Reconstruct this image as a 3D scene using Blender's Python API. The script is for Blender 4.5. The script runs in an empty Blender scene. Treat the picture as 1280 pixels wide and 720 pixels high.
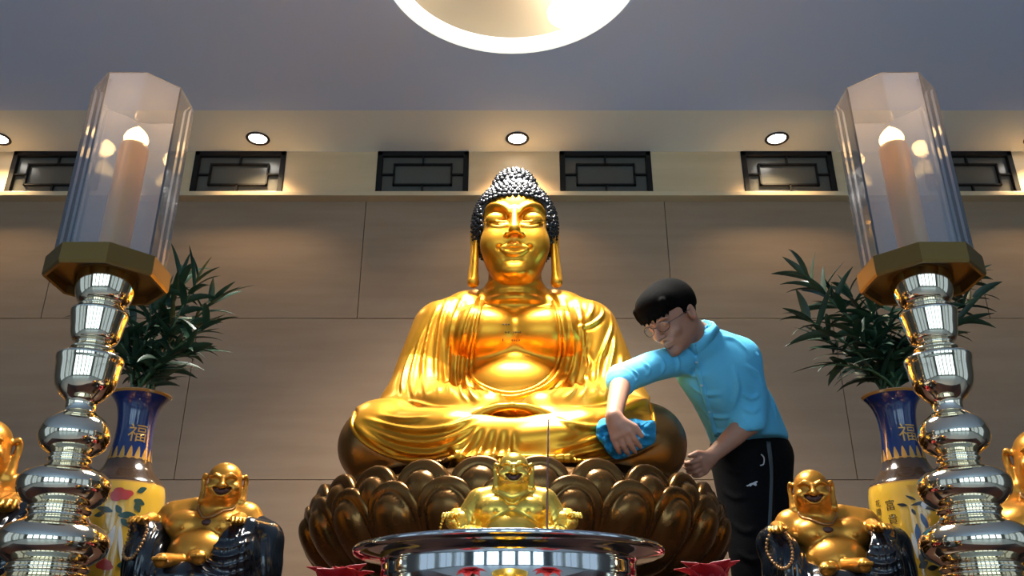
import bpy, bmesh, math, random
import numpy as np
from mathutils import Vector, Matrix, Euler
from mathutils.bvhtree import BVHTree

random.seed(7)
RNG = np.random.RandomState(11)
COL = bpy.context.scene.collection
CZ = 1.2                                   # eye height of the camera above the hall floor
PITCH = math.radians(24.0)
FPX = 1095.0
CP, SP = math.cos(PITCH), math.sin(PITCH)
R = math.radians


# ---------- survey helpers: shapes are authored relative to the camera's eye, metres ----------
def ray(px, py):
    u, v = (px - 640) / FPX, (360 - py) / FPX
    return np.array([u, CP - v * SP, SP + v * CP])


def at(px, py, y):
    d = ray(px, py)
    return d * (y / d[1])


def project(V):
    d = V[:, 1] * CP + V[:, 2] * SP
    return np.stack([640 + FPX * V[:, 0] / d, 360 - FPX * (V[:, 2] * CP - V[:, 1] * SP) / d], 1)


# ---------- scene objects ----------
def tag(o, label=None, cat=None, group=None, kind=None):
    for k, v in (('label', label), ('category', cat), ('group', group), ('kind', kind)):
        if v:
            o[k] = v
    return o


def thing(name, base, label, cat, group=None, kind=None):
    o = bpy.data.objects.new(name, None)
    o.empty_display_size = 0.05
    COL.objects.link(o)
    o.location = (base[0], base[1], base[2] + CZ)
    o['base'] = [float(c) for c in base]
    return tag(o, label, cat, group, kind)


def mesh_obj(name, V, Fc, mat, parent=None, smooth=True, base=None, mats=None, midx=None, label=None):
    """V in eye coordinates; stored relative to the base of the thing it belongs to."""
    V = np.asarray(V, dtype=np.float64).reshape(-1, 3)
    root = parent
    while root is not None and root.parent is not None:
        root = root.parent
    b = np.array(root['base'] if root is not None else (base if base is not None else (0, 0, 0)), dtype=np.float64)
    me = bpy.data.meshes.new(name)
    me.from_pydata((V - b).tolist() if len(V) < 2000 else V - b, [], Fc.tolist() if isinstance(Fc, np.ndarray) else Fc)
    me.update()
    for m in (mats or [mat]):
        me.materials.append(m)
    n = len(me.polygons)
    if midx is not None:
        me.polygons.foreach_set('material_index', np.asarray(midx, dtype=np.int32))
    if smooth:
        me.polygons.foreach_set('use_smooth', np.ones(n, dtype=bool))
    o = bpy.data.objects.new(name, me)
    COL.objects.link(o)
    if parent is not None:
        o.parent = parent
    else:
        o.location = (b[0], b[1], b[2] + CZ)
        o['base'] = [float(c) for c in b]
    if label:
        o['label'] = label
    return o


def copy_tree(o, parent=None):
    c = o.copy()
    COL.objects.link(c)
    c.parent = parent
    for ch in list(o.children):
        copy_tree(ch, c)
    return c


def autosmooth(o, deg=35):
    me = o.data
    me.polygons.foreach_set('use_smooth', np.ones(len(me.polygons), dtype=bool))
    bm = bmesh.new(); bm.from_mesh(me)
    for e in bm.edges:
        if len(e.link_faces) == 2 and e.calc_face_angle(0) > R(deg):
            e.smooth = False
    bm.to_mesh(me); bm.free()
    return o


# ---------- polygon builders (return V, F) ----------
class MB:
    def __init__(s):
        s.V, s.F, s.M = [], [], []

    def add(s, V, Fc, m=0):
        n = len(s.V)
        s.V.extend([tuple(v) for v in np.asarray(V, dtype=float)])
        for f in Fc:
            s.F.append(tuple(int(i) + n for i in f)); s.M.append(m)
        return s

    def box(s, lo, hi, m=0, bev=0.0, M=None):
        lo, hi = np.minimum(lo, hi), np.maximum(lo, hi)
        bm = bmesh.new()
        bmesh.ops.create_cube(bm, size=1)
        for v in bm.verts:
            v.co = Vector([(lo[i] + hi[i]) / 2 + v.co[i] * (hi[i] - lo[i]) for i in range(3)])
        if bev > 0:
            bmesh.ops.bevel(bm, geom=list(bm.edges), offset=bev, segments=2, profile=.5, affect='EDGES')
        if M is not None:
            bmesh.ops.transform(bm, matrix=M, verts=bm.verts)
        s.bm(bm, m)
        return s

    def bm(s, bm, m=0):
        bm.verts.index_update()
        s.add([v.co[:] for v in bm.verts], [[v.index for v in f.verts] for f in bm.faces], m)
        bm.free()
        return s

    def sphere(s, c, r, m=0, u=12, v=8, M=None):
        bm = bmesh.new()
        bmesh.ops.create_uvsphere(bm, u_segments=u, v_segments=v, radius=1)
        r = (r, r, r) if np.isscalar(r) else r
        for w in bm.verts:
            w.co = Vector((w.co.x * r[0], w.co.y * r[1], w.co.z * r[2]))
            if M is not None:
                w.co = M @ w.co
            w.co += Vector(c)
        return s.bm(bm, m)

    def tube(s, pts, rad, m=0, n=8, flat=None, closed=False):
        V, Fc = tube(pts, rad, n, flat, closed)
        return s.add(V, Fc, m)

    def lathe(s, c, prof, n=48, m=0, caps=True):
        V, Fc = lathe(c, prof, n, caps)
        return s.add(V, Fc, m)

    def obj(s, name, mat, parent=None, smooth=True, base=None, mats=None, auto=None, label=None):
        o = mesh_obj(name, s.V, s.F, mat, parent, smooth, base, mats, s.M if mats else None, label)
        if auto:
            autosmooth(o, auto)
        return o


def catmull(P, n=6, closed=False):
    P = np.asarray(P, float)
    if len(P) == 1:
        return P
    if len(P) < 3:
        t = np.linspace(0, 1, n + 1)[:, None]
        return P[0] * (1 - t) + P[-1] * t
    Q = np.vstack([P[-1:], P, P[:2]]) if closed else np.vstack([2 * P[0] - P[1], P, 2 * P[-1] - P[-2]])
    out = []
    for i in range(1, len(Q) - 2):
        p0, p1, p2, p3 = Q[i - 1], Q[i], Q[i + 1], Q[i + 2]
        for t in np.arange(n) / n:
            out.append(.5 * (2 * p1 + (p2 - p0) * t + (2 * p0 - 5 * p1 + 4 * p2 - p3) * t * t + (3 * p1 - p0 - 3 * p2 + p3) * t ** 3))
    if not closed:
        out.append(P[-1])
    return np.array(out)


def tube(pts, rad, n=8, flat=None, closed=False):
    P = np.asarray(pts, float)
    k = len(P)
    rad = np.full(k, rad, float) if np.isscalar(rad) else np.interp(np.linspace(0, 1, k), np.linspace(0, 1, len(rad)), rad)
    T = np.gradient(P, axis=0)
    if closed:
        T = np.roll(P, -1, 0) - np.roll(P, 1, 0)
    T /= np.linalg.norm(T, axis=1, keepdims=True) + 1e-12
    up = np.array([0, 0, 1.0]) if abs(T[0, 2]) < .9 else np.array([0, 1.0, 0])
    V = []
    x = np.cross(up, T[0]); x /= np.linalg.norm(x)
    for i in range(k):
        x = x - T[i] * x.dot(T[i]); x /= np.linalg.norm(x) + 1e-12
        y = np.cross(T[i], x)
        for j in range(n):
            a = 2 * math.pi * j / n
            V.append(P[i] + rad[i] * (x * math.cos(a) + y * math.sin(a) * (flat or 1)))
    Fc = []
    for i in range(k if closed else k - 1):
        for j in range(n):
            a, b = i * n + j, i * n + (j + 1) % n
            c, d = ((i + 1) % k) * n + (j + 1) % n, ((i + 1) % k) * n + j
            Fc.append((a, b, c, d))
    if not closed:
        Fc.append(tuple(range(n))[::-1])
        Fc.append(tuple((k - 1) * n + j for j in range(n)))
    return V, Fc


def lathe(c, prof, n=48, caps=True, rot=0.0):
    V, Fc = [], []
    for (r, z) in prof:
        for j in range(n):
            a = 2 * math.pi * j / n + rot
            V.append((c[0] + r * math.cos(a), c[1] + r * math.sin(a), c[2] + z))
    for i in range(len(prof) - 1):
        for j in range(n):
            a, b = i * n + j, i * n + (j + 1) % n
            Fc.append((a, b, b + n, a + n))
    if caps:
        Fc.append(tuple(range(n))[::-1])
        Fc.append(tuple((len(prof) - 1) * n + j for j in range(n)))
    return V, Fc


# ---------- implicit surfaces: solids blended on a grid, then meshed ----------
class Field:
    def __init__(s, lo, hi, h):
        s.h = h
        s.lo = np.array(lo, float)
        n = np.ceil((np.array(hi, float) - s.lo) / h).astype(int) + 1
        s.D = np.full(n, 1.0, np.float32)
        s.ax = [(s.lo[i] + h * np.arange(n[i])).astype(np.float32) for i in range(3)]

    def _sl(s, lo, hi, pad):
        sl = []
        for i in range(3):
            a = int(np.floor((lo[i] - pad - s.lo[i]) / s.h)); b = int(np.ceil((hi[i] + pad - s.lo[i]) / s.h)) + 1
            sl.append(slice(max(a, 0), max(min(b, s.D.shape[i]), 0)))
        sl = tuple(sl)
        X = s.ax[0][sl[0]][:, None, None]; Y = s.ax[1][sl[1]][None, :, None]; Z = s.ax[2][sl[2]][None, None, :]
        return sl, X, Y, Z

    def _put(s, sl, d, k, op):
        a = s.D[sl]
        if a.size == 0:
            return
        if op == 'cut':
            d = -d
            if k > 0:
                h = np.maximum(k - np.abs(a - d), 0) / k
                s.D[sl] = np.maximum(a, d) + h * h * k * .25
            else:
                s.D[sl] = np.maximum(a, d)
        else:
            if k > 0:
                h = np.maximum(k - np.abs(a - d), 0) / k
                s.D[sl] = np.minimum(a, d) - h * h * k * .25
            else:
                s.D[sl] = np.minimum(a, d)

    def ell(s, c, r, k=.01, rot=None, op='add'):
        r = np.array([r] * 3 if np.isscalar(r) else r, float); c = np.asarray(c, float)
        m = r.max() if rot is not None else r
        sl, X, Y, Z = s._sl(c - m, c + m, k + 3 * s.h)
        x, y, z = X - c[0], Y - c[1], Z - c[2]
        if rot is not None:
            Mi = (rot if isinstance(rot, np.ndarray) else np.array(Euler([R(a) for a in rot]).to_matrix())).T
            x, y, z = [Mi[i, 0] * x + Mi[i, 1] * y + Mi[i, 2] * z for i in range(3)]
        k0 = np.sqrt((x / r[0]) ** 2 + (y / r[1]) ** 2 + (z / r[2]) ** 2)
        k1 = np.sqrt((x / r[0] ** 2) ** 2 + (y / r[1] ** 2) ** 2 + (z / r[2] ** 2) ** 2)
        s._put(sl, (k0 * (k0 - 1) / (k1 + 1e-9)).astype(np.float32), k, op)
        return s

    def chain(s, P, rad, k=.01, op='add', smooth=0, sq=None):
        """round-cone chain; sq = (axis vector, factor) squashes the section along the axis"""
        P = np.asarray(P, float)
        if smooth:
            n0 = len(P)
            rad = [rad] * n0 if np.isscalar(rad) else rad
            t0 = np.linspace(0, 1, n0)
            P = catmull(P, smooth)
            rad = np.interp(np.linspace(0, 1, len(P)), t0, rad)
        rad = [rad] * len(P) if np.isscalar(rad) else rad
        if len(rad) != len(P):
            rad = np.interp(np.linspace(0, 1, len(P)), np.linspace(0, 1, len(rad)), rad)
        rm = max(rad)
        sl, X, Y, Z = s._sl(P.min(0) - rm, P.max(0) + rm, k + 3 * s.h)
        best = None
        for i in range(len(P) - 1):
            a, b = P[i], P[i + 1]
            ab = b - a
            L = ab.dot(ab) + 1e-12
            x, y, z = X - a[0], Y - a[1], Z - a[2]
            t = np.clip((x * ab[0] + y * ab[1] + z * ab[2]) / L, 0, 1)
            dx, dy, dz = x - t * ab[0], y - t * ab[1], z - t * ab[2]
            q = dx * dx + dy * dy + dz * dz
            if sq is not None:
                ax = np.asarray(sq[0], float); ax = ax / np.linalg.norm(ax)
                pr = dx * ax[0] + dy * ax[1] + dz * ax[2]
                q = q + pr * pr * (1 / sq[1] ** 2 - 1)
            d = np.sqrt(q) - (rad[i] + (rad[i + 1] - rad[i]) * t)
            if sq is not None:
                d = d * min(1.0, sq[1] * 1.3)
            best = d if best is None else np.minimum(best, d)
        s._put(sl, best.astype(np.float32), k, op)
        return s

    def rbox(s, c, half, r=.01, k=.01, rot=None, op='add'):
        c = np.asarray(c, float); half = np.asarray(half, float)
        m = np.linalg.norm(half) if rot is not None else half
        sl, X, Y, Z = s._sl(c - m, c + m, k + 3 * s.h)
        x, y, z = X - c[0], Y - c[1], Z - c[2]
        if rot is not None:
            Mi = (rot if isinstance(rot, np.ndarray) else np.array(Euler([R(a) for a in rot]).to_matrix())).T
            x, y, z = [Mi[i, 0] * x + Mi[i, 1] * y + Mi[i, 2] * z for i in range(3)]
        qx, qy, qz = np.abs(x) - half[0] + r, np.abs(y) - half[1] + r, np.abs(z) - half[2] + r
        d = np.sqrt(np.maximum(qx, 0) ** 2 + np.maximum(qy, 0) ** 2 + np.maximum(qz, 0) ** 2) + np.minimum(np.maximum(qx, np.maximum(qy, qz)), 0) - r
        s._put(sl, d.astype(np.float32), k, op)
        return s

    def mesh(s, smooth=1):
        V, Q = surface_nets(s.D, s.lo, s.h)
        return (relax(V, Q, smooth) if smooth else V), Q


def surface_nets(D, lo, h):
    nx, ny, nz = D.shape
    I = D < 0
    cnt = np.zeros((nx - 1, ny - 1, nz - 1), np.int8)
    for a in (0, 1):
        for b in (0, 1):
            for c in (0, 1):
                cnt += I[a:nx - 1 + a, b:ny - 1 + b, c:nz - 1 + c]
    cell = (cnt > 0) & (cnt < 8)
    idx = np.argwhere(cell)
    num = np.full(cell.shape, -1, np.int32)
    num[cell] = np.arange(len(idx))
    S = np.zeros((len(idx), 3)); C = np.zeros(len(idx))
    co = [(a, b, c) for a in (0, 1) for b in (0, 1) for c in (0, 1)]
    val = {o: D[idx[:, 0] + o[0], idx[:, 1] + o[1], idx[:, 2] + o[2]].astype(float) for o in co}
    for o in co:
        for ax in range(3):
            if o[ax] == 0:
                o2 = tuple(1 if i == ax else o[i] for i in range(3))
                v0, v1 = val[o], val[o2]
                m = (v0 < 0) != (v1 < 0)
                t = v0 / np.where(m, v0 - v1, 1)
                p = np.tile(np.array(o, float), (len(idx), 1)); p[:, ax] += t
                S[m] += p[m]; C[m] += 1
    V = lo + h * (idx + S / C[:, None])
    quads = []
    for ax in range(3):
        a = [slice(None)] * 3; b = [slice(None)] * 3
        a[ax] = slice(0, -1); b[ax] = slice(1, None)
        I0, I1 = I[tuple(a)], I[tuple(b)]
        e = np.argwhere(I0 != I1)
        u, w = (ax + 1) % 3, (ax + 2) % 3
        ok = (e[:, u] > 0) & (e[:, w] > 0) & (e[:, u] < D.shape[u] - 1) & (e[:, w] < D.shape[w] - 1)
        e = e[ok]
        flip = I0[tuple(e.T)]
        q = []
        for du, dw in ((-1, -1), (0, -1), (0, 0), (-1, 0)):
            g = e.copy(); g[:, u] += du; g[:, w] += dw
            q.append(num[tuple(g.T)])
        q = np.stack(q, 1)
        q[~flip] = q[~flip][:, ::-1]
        quads.append(q)
    Q = np.vstack(quads)
    return V, Q[(Q >= 0).all(1)]


def relax(V, Q, it=1, lam=.5, mask=None):
    E = np.vstack([Q[:, [0, 1]], Q[:, [1, 2]], Q[:, [2, 3]], Q[:, [3, 0]]])
    E = np.vstack([E, E[:, ::-1]])
    n = len(V)
    deg = np.bincount(E[:, 0], minlength=n)[:, None]
    for _ in range(it):
        A = np.stack([np.bincount(E[:, 0], weights=V[E[:, 1], i], minlength=n) for i in range(3)], 1) / np.maximum(deg, 1)
        V = V + lam * (A - V) * (1 if mask is None else mask[:, None])
    return V


def normals(V, Q):
    fn = np.cross(V[Q[:, 2]] - V[Q[:, 0]], V[Q[:, 3]] - V[Q[:, 1]])
    N = np.zeros_like(V)
    for j in range(4):
        for i in range(3):
            N[:, i] += np.bincount(Q[:, j], weights=fn[:, i], minlength=len(V))
    return N / (np.linalg.norm(N, axis=1, keepdims=True) + 1e-12)


def dist_poly(V, P):
    """distance of points V to polyline P and the parameter along it"""
    best = np.full(len(V), 1e9); tt = np.zeros(len(V))
    n = len(P) - 1
    for i in range(n):
        a, ab = P[i], P[i + 1] - P[i]
        t = np.clip(((V - a) @ ab) / (ab @ ab + 1e-12), 0, 1)
        d = np.linalg.norm(V - a - t[:, None] * ab, axis=1)
        m = d < best
        best[m] = d[m]; tt[m] = (i + t[m]) / n
    return best, tt


def ridge(V, N, P, w, amp, taper=.12, groove=.45):
    """raise a fold along polyline P on the surface"""
    pad = 4 * w
    lo, hi = P.min(0) - pad, P.max(0) + pad
    m = np.where(((V > lo) & (V < hi)).all(1))[0]
    if len(m) == 0:
        return V
    d, t = dist_poly(V[m], P)
    f = np.clip(np.minimum(t, 1 - t) / taper, 0, 1) if taper > 0 else 1.0
    g = (np.exp(-(d / w) ** 2) - groove * np.exp(-(d / (2.3 * w)) ** 2)) * amp * f
    V[m] += N[m] * g[:, None]
    return V


def in_poly(P, poly):
    x, y = P[:, 0], P[:, 1]
    c = np.zeros(len(P), bool)
    n = len(poly)
    j = n - 1
    for i in range(n):
        xi, yi = poly[i]; xj, yj = poly[j]
        if yi != yj:
            c ^= ((yi > y) != (yj > y)) & (x < (xj - xi) * (y - yi) / (yj - yi) + xi)
        j = i
    return c


def bvh_of(V, Q):
    return BVHTree.FromPolygons([tuple(v) for v in V], [tuple(q) for q in Q.tolist()])


def onto(bvh, pts, n=5, lift=0.0):
    """survey points (photo pixels) dropped on a surface"""
    out = []
    for (px, py) in catmull(np.array(pts, float), n):
        d = ray(px, py); d = d / np.linalg.norm(d)
        h = bvh.ray_cast(Vector((0, 0, 0)), Vector(d))
        if h[0] is not None:
            out.append(np.array(h[0]) + lift * np.array(h[1]))
    return np.array(out)


def xform(V, rz=0, s=1.0, t=(0, 0, 0)):
    c, n = math.cos(rz), math.sin(rz)
    V = np.asarray(V, float) * s
    return np.stack([V[:, 0] * c - V[:, 1] * n, V[:, 0] * n + V[:, 1] * c, V[:, 2]], 1) + np.array(t)


# ---------- materials ----------
def s2l(c):
    return tuple((v / 12.92 if v <= .04045 else ((v + .055) / 1.055) ** 2.4) for v in [x / 255 for x in c])


def mat(name, rgb, rough=.5, metal=0.0, **kw):
    m = bpy.data.materials.new(name)
    m.use_nodes = True
    nt = m.node_tree
    b = nt.nodes['Principled BSDF']
    b.inputs['Base Color'].default_value = (*rgb, 1)
    b.inputs['Roughness'].default_value = rough
    b.inputs['Metallic'].default_value = metal
    for k, v in kw.items():
        if k in ('noise', 'bump', 'rnoise'):
            continue
        b.inputs[k.replace('_', ' ')].default_value = v
    if 'noise' in kw:                       # (scale, second colour, detail, stretch)
        sc, c2, stretch = kw['noise']
        tc = nt.nodes.new('ShaderNodeTexCoord'); mp = nt.nodes.new('ShaderNodeMapping')
        mp.inputs['Scale'].default_value = stretch
        nz = nt.nodes.new('ShaderNodeTexNoise'); nz.inputs['Scale'].default_value = sc; nz.inputs['Detail'].default_value = 5
        cr = nt.nodes.new('ShaderNodeValToRGB')
        cr.color_ramp.elements[0].color = (*rgb, 1); cr.color_ramp.elements[1].color = (*c2, 1)
        cr.color_ramp.elements[0].position = .35; cr.color_ramp.elements[1].position = .65
        nt.links.new(tc.outputs['Object'], mp.inputs[0]); nt.links.new(mp.outputs[0], nz.inputs['Vector'])
        nt.links.new(nz.outputs[0], cr.inputs[0]); nt.links.new(cr.outputs[0], b.inputs['Base Color'])
    if 'rnoise' in kw:
        sc, lo, hi = kw['rnoise']
        tc = nt.nodes.new('ShaderNodeTexCoord')
        nz = nt.nodes.new('ShaderNodeTexNoise'); nz.inputs['Scale'].default_value = sc
        mr = nt.nodes.new('ShaderNodeMapRange'); mr.inputs[3].default_value = lo; mr.inputs[4].default_value = hi
        nt.links.new(tc.outputs['Object'], nz.inputs['Vector'])
        nt.links.new(nz.outputs[0], mr.inputs[0]); nt.links.new(mr.outputs[0], b.inputs['Roughness'])
    if 'bump' in kw:
        sc, st = kw['bump']
        tc = nt.nodes.new('ShaderNodeTexCoord')
        nz = nt.nodes.new('ShaderNodeTexNoise'); nz.inputs['Scale'].default_value = sc; nz.inputs['Detail'].default_value = 3
        bp = nt.nodes.new('ShaderNodeBump'); bp.inputs['Strength'].default_value = st; bp.inputs['Distance'].default_value = .01
        nt.links.new(tc.outputs['Object'], nz.inputs['Vector'])
        nt.links.new(nz.outputs[0], bp.inputs['Height']); nt.links.new(bp.outputs[0], b.inputs['Normal'])
    return m


def emis(name, rgb, strength):
    m = bpy.data.materials.new(name)
    m.use_nodes = True
    nt = m.node_tree
    nt.nodes.clear()
    e = nt.nodes.new('ShaderNodeEmission'); o = nt.nodes.new('ShaderNodeOutputMaterial')
    e.inputs[0].default_value = (*rgb, 1); e.inputs[1].default_value = strength
    nt.links.new(e.outputs[0], o.inputs[0])
    return m


GOLD = mat('gilded_metal', (.72, .33, .024), .34, .85, rnoise=(9, .28, .40))
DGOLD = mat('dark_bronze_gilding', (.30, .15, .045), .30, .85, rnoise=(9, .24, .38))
BRONZE = mat('bronze', (.16, .077, .021), .27, .85, rnoise=(12, .20, .36))
BRASS = mat('satin_brass', (.20, .115, .03), .42, .8)
CHROME = mat('polished_metal', (.88, .76, .56), .07, 1.0)
STEEL = mat('polished_steel', (.72, .72, .70), .06, 1.0)
DARK = mat('dark_lacquer_wood', (.012, .010, .010), .35)
WHITE = mat('white_paint', (.75, .74, .70), .6)
# ======================= camera =======================
cam = bpy.data.cameras.new('camera')
cam.sensor_width = 36; cam.lens = FPX / 1280 * 36
cam.clip_start = .02
camo = bpy.data.objects.new('camera', cam)
camo.location = (0, 0, CZ); camo.rotation_euler = (R(90) + PITCH, 0, 0)
COL.objects.link(camo)
bpy.context.scene.camera = camo
sc = bpy.context.scene
sc.view_settings.view_transform = 'Standard'
sc.view_settings.look = 'None'
sc.view_settings.gamma = 1
sc.view_settings.use_curve_mapping = False
sc.view_settings.exposure = 0.4

# ======================= the hall =======================
YW = 4.3                                    # the panelled wall
ZS, ZL = 2.773, 2.463                       # soffit and ledge
XS, YB = 5.6, -6.5
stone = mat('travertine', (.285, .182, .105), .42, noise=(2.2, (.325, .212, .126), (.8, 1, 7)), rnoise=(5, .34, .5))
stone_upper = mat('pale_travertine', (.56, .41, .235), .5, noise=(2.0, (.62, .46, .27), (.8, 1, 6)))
joint = mat('joint_filler', (.17, .14, .12), .8)  # even dark backing colour seen through the slab joints
ceil_m = mat('grey_ceiling_paint', (.57, .68, .92), .9)
soffit_m = mat('soffit_paint', (.76, .78, .74), .85)
plaster = mat('wall_plaster', (.20, .19, .18), .9)
floor_m = mat('hall_floor_stone', (.50, .49, .47), .35)


def structure(o):
    o['kind'] = 'structure'
    return o


structure(MB().box((-XS, YB, -1.3), (XS, YW + .3, -1.2)).obj('floor', floor_m, smooth=False, base=(0, 0, -1.2)))

# panelled back wall: courses of big slabs in running bond with narrow open joints
mb = MB()
mb.box((-XS, YW + .012, -1.2), (XS, YW + .3, ZL), m=1)
PW, G = 1.675, .0035
rows = [(-1.2, .035, 0), (.035, .886, .5), (.886, 1.738, 0.0), (1.738, ZL, .5)]
for z0, z1, off in rows:
    k = -4
    while k < 5:
        x0 = (k + off) * PW + .018; x1 = x0 + PW
        x0, x1 = max(x0, -XS), min(x1, XS)
        if x1 > x0 + .02:
            mb.box((x0 + G / 2, YW, z0 + G / 2), (x1 - G / 2, YW + .03, z1 - G / 2), bev=.0015)
        k += 1
mb.box((-XS, YW + .03, ZL), (XS, YW + .3, ZS + .3), m=1)
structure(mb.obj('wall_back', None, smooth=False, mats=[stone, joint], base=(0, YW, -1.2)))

# windows of the upper band: pale slabs between them are the band of the wall
WX = [-2.605, -1.560, -.510, .535, 1.578, 2.612]
WH = .262
mb = MB()
edges = [-XS] + sum([[x - WH, x + WH] for x in WX], []) + [XS]
for i in range(0, len(edges), 2):
    mb.box((edges[i], YW - .005, ZL + .012), (edges[i + 1], YW + .03, ZS), bev=.002)
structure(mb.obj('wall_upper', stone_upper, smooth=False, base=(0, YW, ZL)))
structure(MB().box((-XS, YW - .068, ZL - .016), (XS, YW + .02, ZL + .012), bev=.003).obj('trim_1', stone_upper, smooth=False, base=(0, YW, ZL)))

lat_m = mat('window_lattice_wood', (.010, .008, .007), .6, Specular_IOR_Level=.2)
pane_m = mat('smoked_glass', (.085, .080, .066), .25, Specular_IOR_Level=.6)
for i, x in enumerate(WX):
    z0, z1 = ZL + .012, ZS
    w = thing('window_%d' % (i + 1), (x, YW, z0), None, None, kind='structure')
    fr = MB()
    fw = .03
    for lo, hi in (((x - WH, z0), (x - WH + fw, z1)), ((x + WH - fw, z0), (x + WH, z1)), ((x - WH, z0), (x + WH, z0 + fw)), ((x - WH, z1 - fw), (x + WH, z1))):
        fr.box((lo[0], YW - .012, lo[1]), (hi[0], YW + .03, hi[1]), bev=.003)
    fr.obj('window_frame', lat_m, w, smooth=False)
    la = MB()
    a, b = x - WH + fw, x + WH - fw
    c, d = z0 + fw, z1 - fw
    t = .009
    xi0, xi1, zi0, zi1 = a + .068, b - .068, c + .052, d - .052
    zm = (c + d) / 2
    bars = [(xi0, zi0, xi1, zi0), (xi0, zi1, xi1, zi1), (xi0, zi0, xi0, zi1), (xi1, zi0, xi1, zi1),
            (a, zm, xi0, zm), (xi1, zm, b, zm), (x, c, x, zi0), (x, zi1, x, d)]
    for x0, y0, x1, y1 in bars:
        la.box((x0 - t / 2, YW - .004, y0 - t / 2), (x1 + t / 2, YW + .014, y1 + t / 2))
    la.obj('lattice', lat_m, w, smooth=False)
    MB().box((a - .005, YW + .014, c - .005), (b + .005, YW + .022, d + .005)).obj('pane', pane_m, w, smooth=False)

# dropped soffit along the wall, main ceiling with a round recess
YE = 3.893
structure(MB().box((-XS, YE, ZS), (XS, YW + .3, ZS + .06)).obj('trim_2', soffit_m, smooth=False, base=(0, YE, ZS)))
LC, LR = np.array([.0, 2.855, ZS]), .561
ZC = ZS - .0
V, Fc = [], []
bx = [-XS, XS, YB, YE]
angs = sorted([2 * math.pi * i / 96 for i in range(96)] + [math.atan2(y - LC[1], x - LC[0]) % (2 * math.pi) for x in bx[:2] for y in bx[2:]])
for a in angs:
    c, s = math.cos(a), math.sin(a)
    tx = ((bx[1] if c > 0 else bx[0]) - LC[0]) / c if abs(c) > 1e-9 else 1e9
    ty = ((bx[3] if s > 0 else bx[2]) - LC[1]) / s if abs(s) > 1e-9 else 1e9
    t = min(tx, ty)
    for rr in (LR, t):
        for z in (ZC, ZC + .05):
            V.append((LC[0] + rr * c, LC[1] + rr * s, z))
n = len(angs)
for i in range(n):
    j = (i + 1) % n
    A, B = 4 * i, 4 * j
    Fc += [(A, A + 2, B + 2, B), (A + 1, B + 1, B + 3, A + 3), (A, B, B + 1, A + 1), (A + 2, A + 3, B + 3, B + 2)]
structure(mesh_obj('ceiling', V, Fc, ceil_m, smooth=False, base=(0, 0, ZC)))

DAYE, SIDE = 42, 3.5
# side walls and the far wall behind the camera, with tall daylight windows
hw, zb, zt = .80, -.75, 2.45
SWY = [-4.6, -2.3, 0.0]
for sx, nm in ((-1, 'wall_left'), (1, 'wall_right')):
    mb = MB()
    ee = [YB] + sum([[y - .85, y + .85] for y in SWY], []) + [YW + .3]
    for i in range(0, len(ee), 2):
        mb.box((sx * XS, ee[i], -1.2), (sx * (XS + .2), ee[i + 1], ZS + .3))
    for y in SWY:
        mb.box((sx * XS, y - .85, -1.2), (sx * (XS + .2), y + .85, zb)); mb.box((sx * XS, y - .85, zt), (sx * (XS + .2), y + .85, ZS + .3))
    structure(mb.obj(nm, plaster, smooth=False, base=(sx * XS, 0, -1.2)))
mb = MB()
WS = [-3.9, -1.95, 0, 1.95, 3.9]
e2 = [-XS] + sum([[x - hw, x + hw] for x in WS], []) + [XS]
for i in range(0, len(e2), 2):
    mb.box((e2[i], YB - .2, -1.2), (e2[i + 1], YB, ZS + .3))
for x in WS:
    mb.box((x - hw, YB - .2, -1.2), (x + hw, YB, zb)); mb.box((x - hw, YB - .2, zt), (x + hw, YB, ZS + .3))
structure(mb.obj('wall_front', plaster, smooth=False, base=(0, YB, -1.2)))
DAY = (.56, .81, 1.0)
openings = [((x, YB, 0), 0, hw) for x in WS] + [((-XS, y, 0), 90, .85) for y in SWY] + [((XS, y, 0), -90, .85) for y in SWY]
for i, (p, ang, h2) in enumerate(openings):
    w = thing('window_%d' % (i + 7), (p[0], p[1], zb), None, None, kind='structure')
    rot = Matrix.Rotation(R(ang), 4, 'Z')
    fr = MB()
    for dx in (-h2 + .03, 0, h2 - .03):
        fr.box((dx - .03, -.16, zb), (dx + .03, -.08, zt))
    for z in (zb + .03, zt - .75, zt - .03):
        fr.box((-h2, -.16, z - .03), (h2, -.08, z + .03))
    fr.V = [tuple(rot @ Vector(v) + Vector(p)) for v in fr.V]
    fr.obj('window_frame', DARK, w, smooth=False)
    L = bpy.data.lights.new('daylight', 'AREA')
    L.shape = 'RECTANGLE'; L.size = 2 * h2; L.size_y = zt - zb
    L.energy = DAYE * (h2 / hw) * (1 if ang == 0 else SIDE); L.color = DAY
    lo = bpy.data.objects.new('daylight', L); COL.objects.link(lo)
    q = rot @ Vector((0, -.19, 0)) + Vector(p)
    lo.location = (q.x, q.y, (zb + zt) / 2 + CZ)
    lo.rotation_euler = (R(90), 0, R(ang))

world = bpy.data.worlds.new('sky'); sc.world = world
world.use_nodes = True
bg = world.node_tree.nodes['Background']
bg.inputs[0].default_value = (.55, .75, 1, 1); bg.inputs[1].default_value = .6

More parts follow.
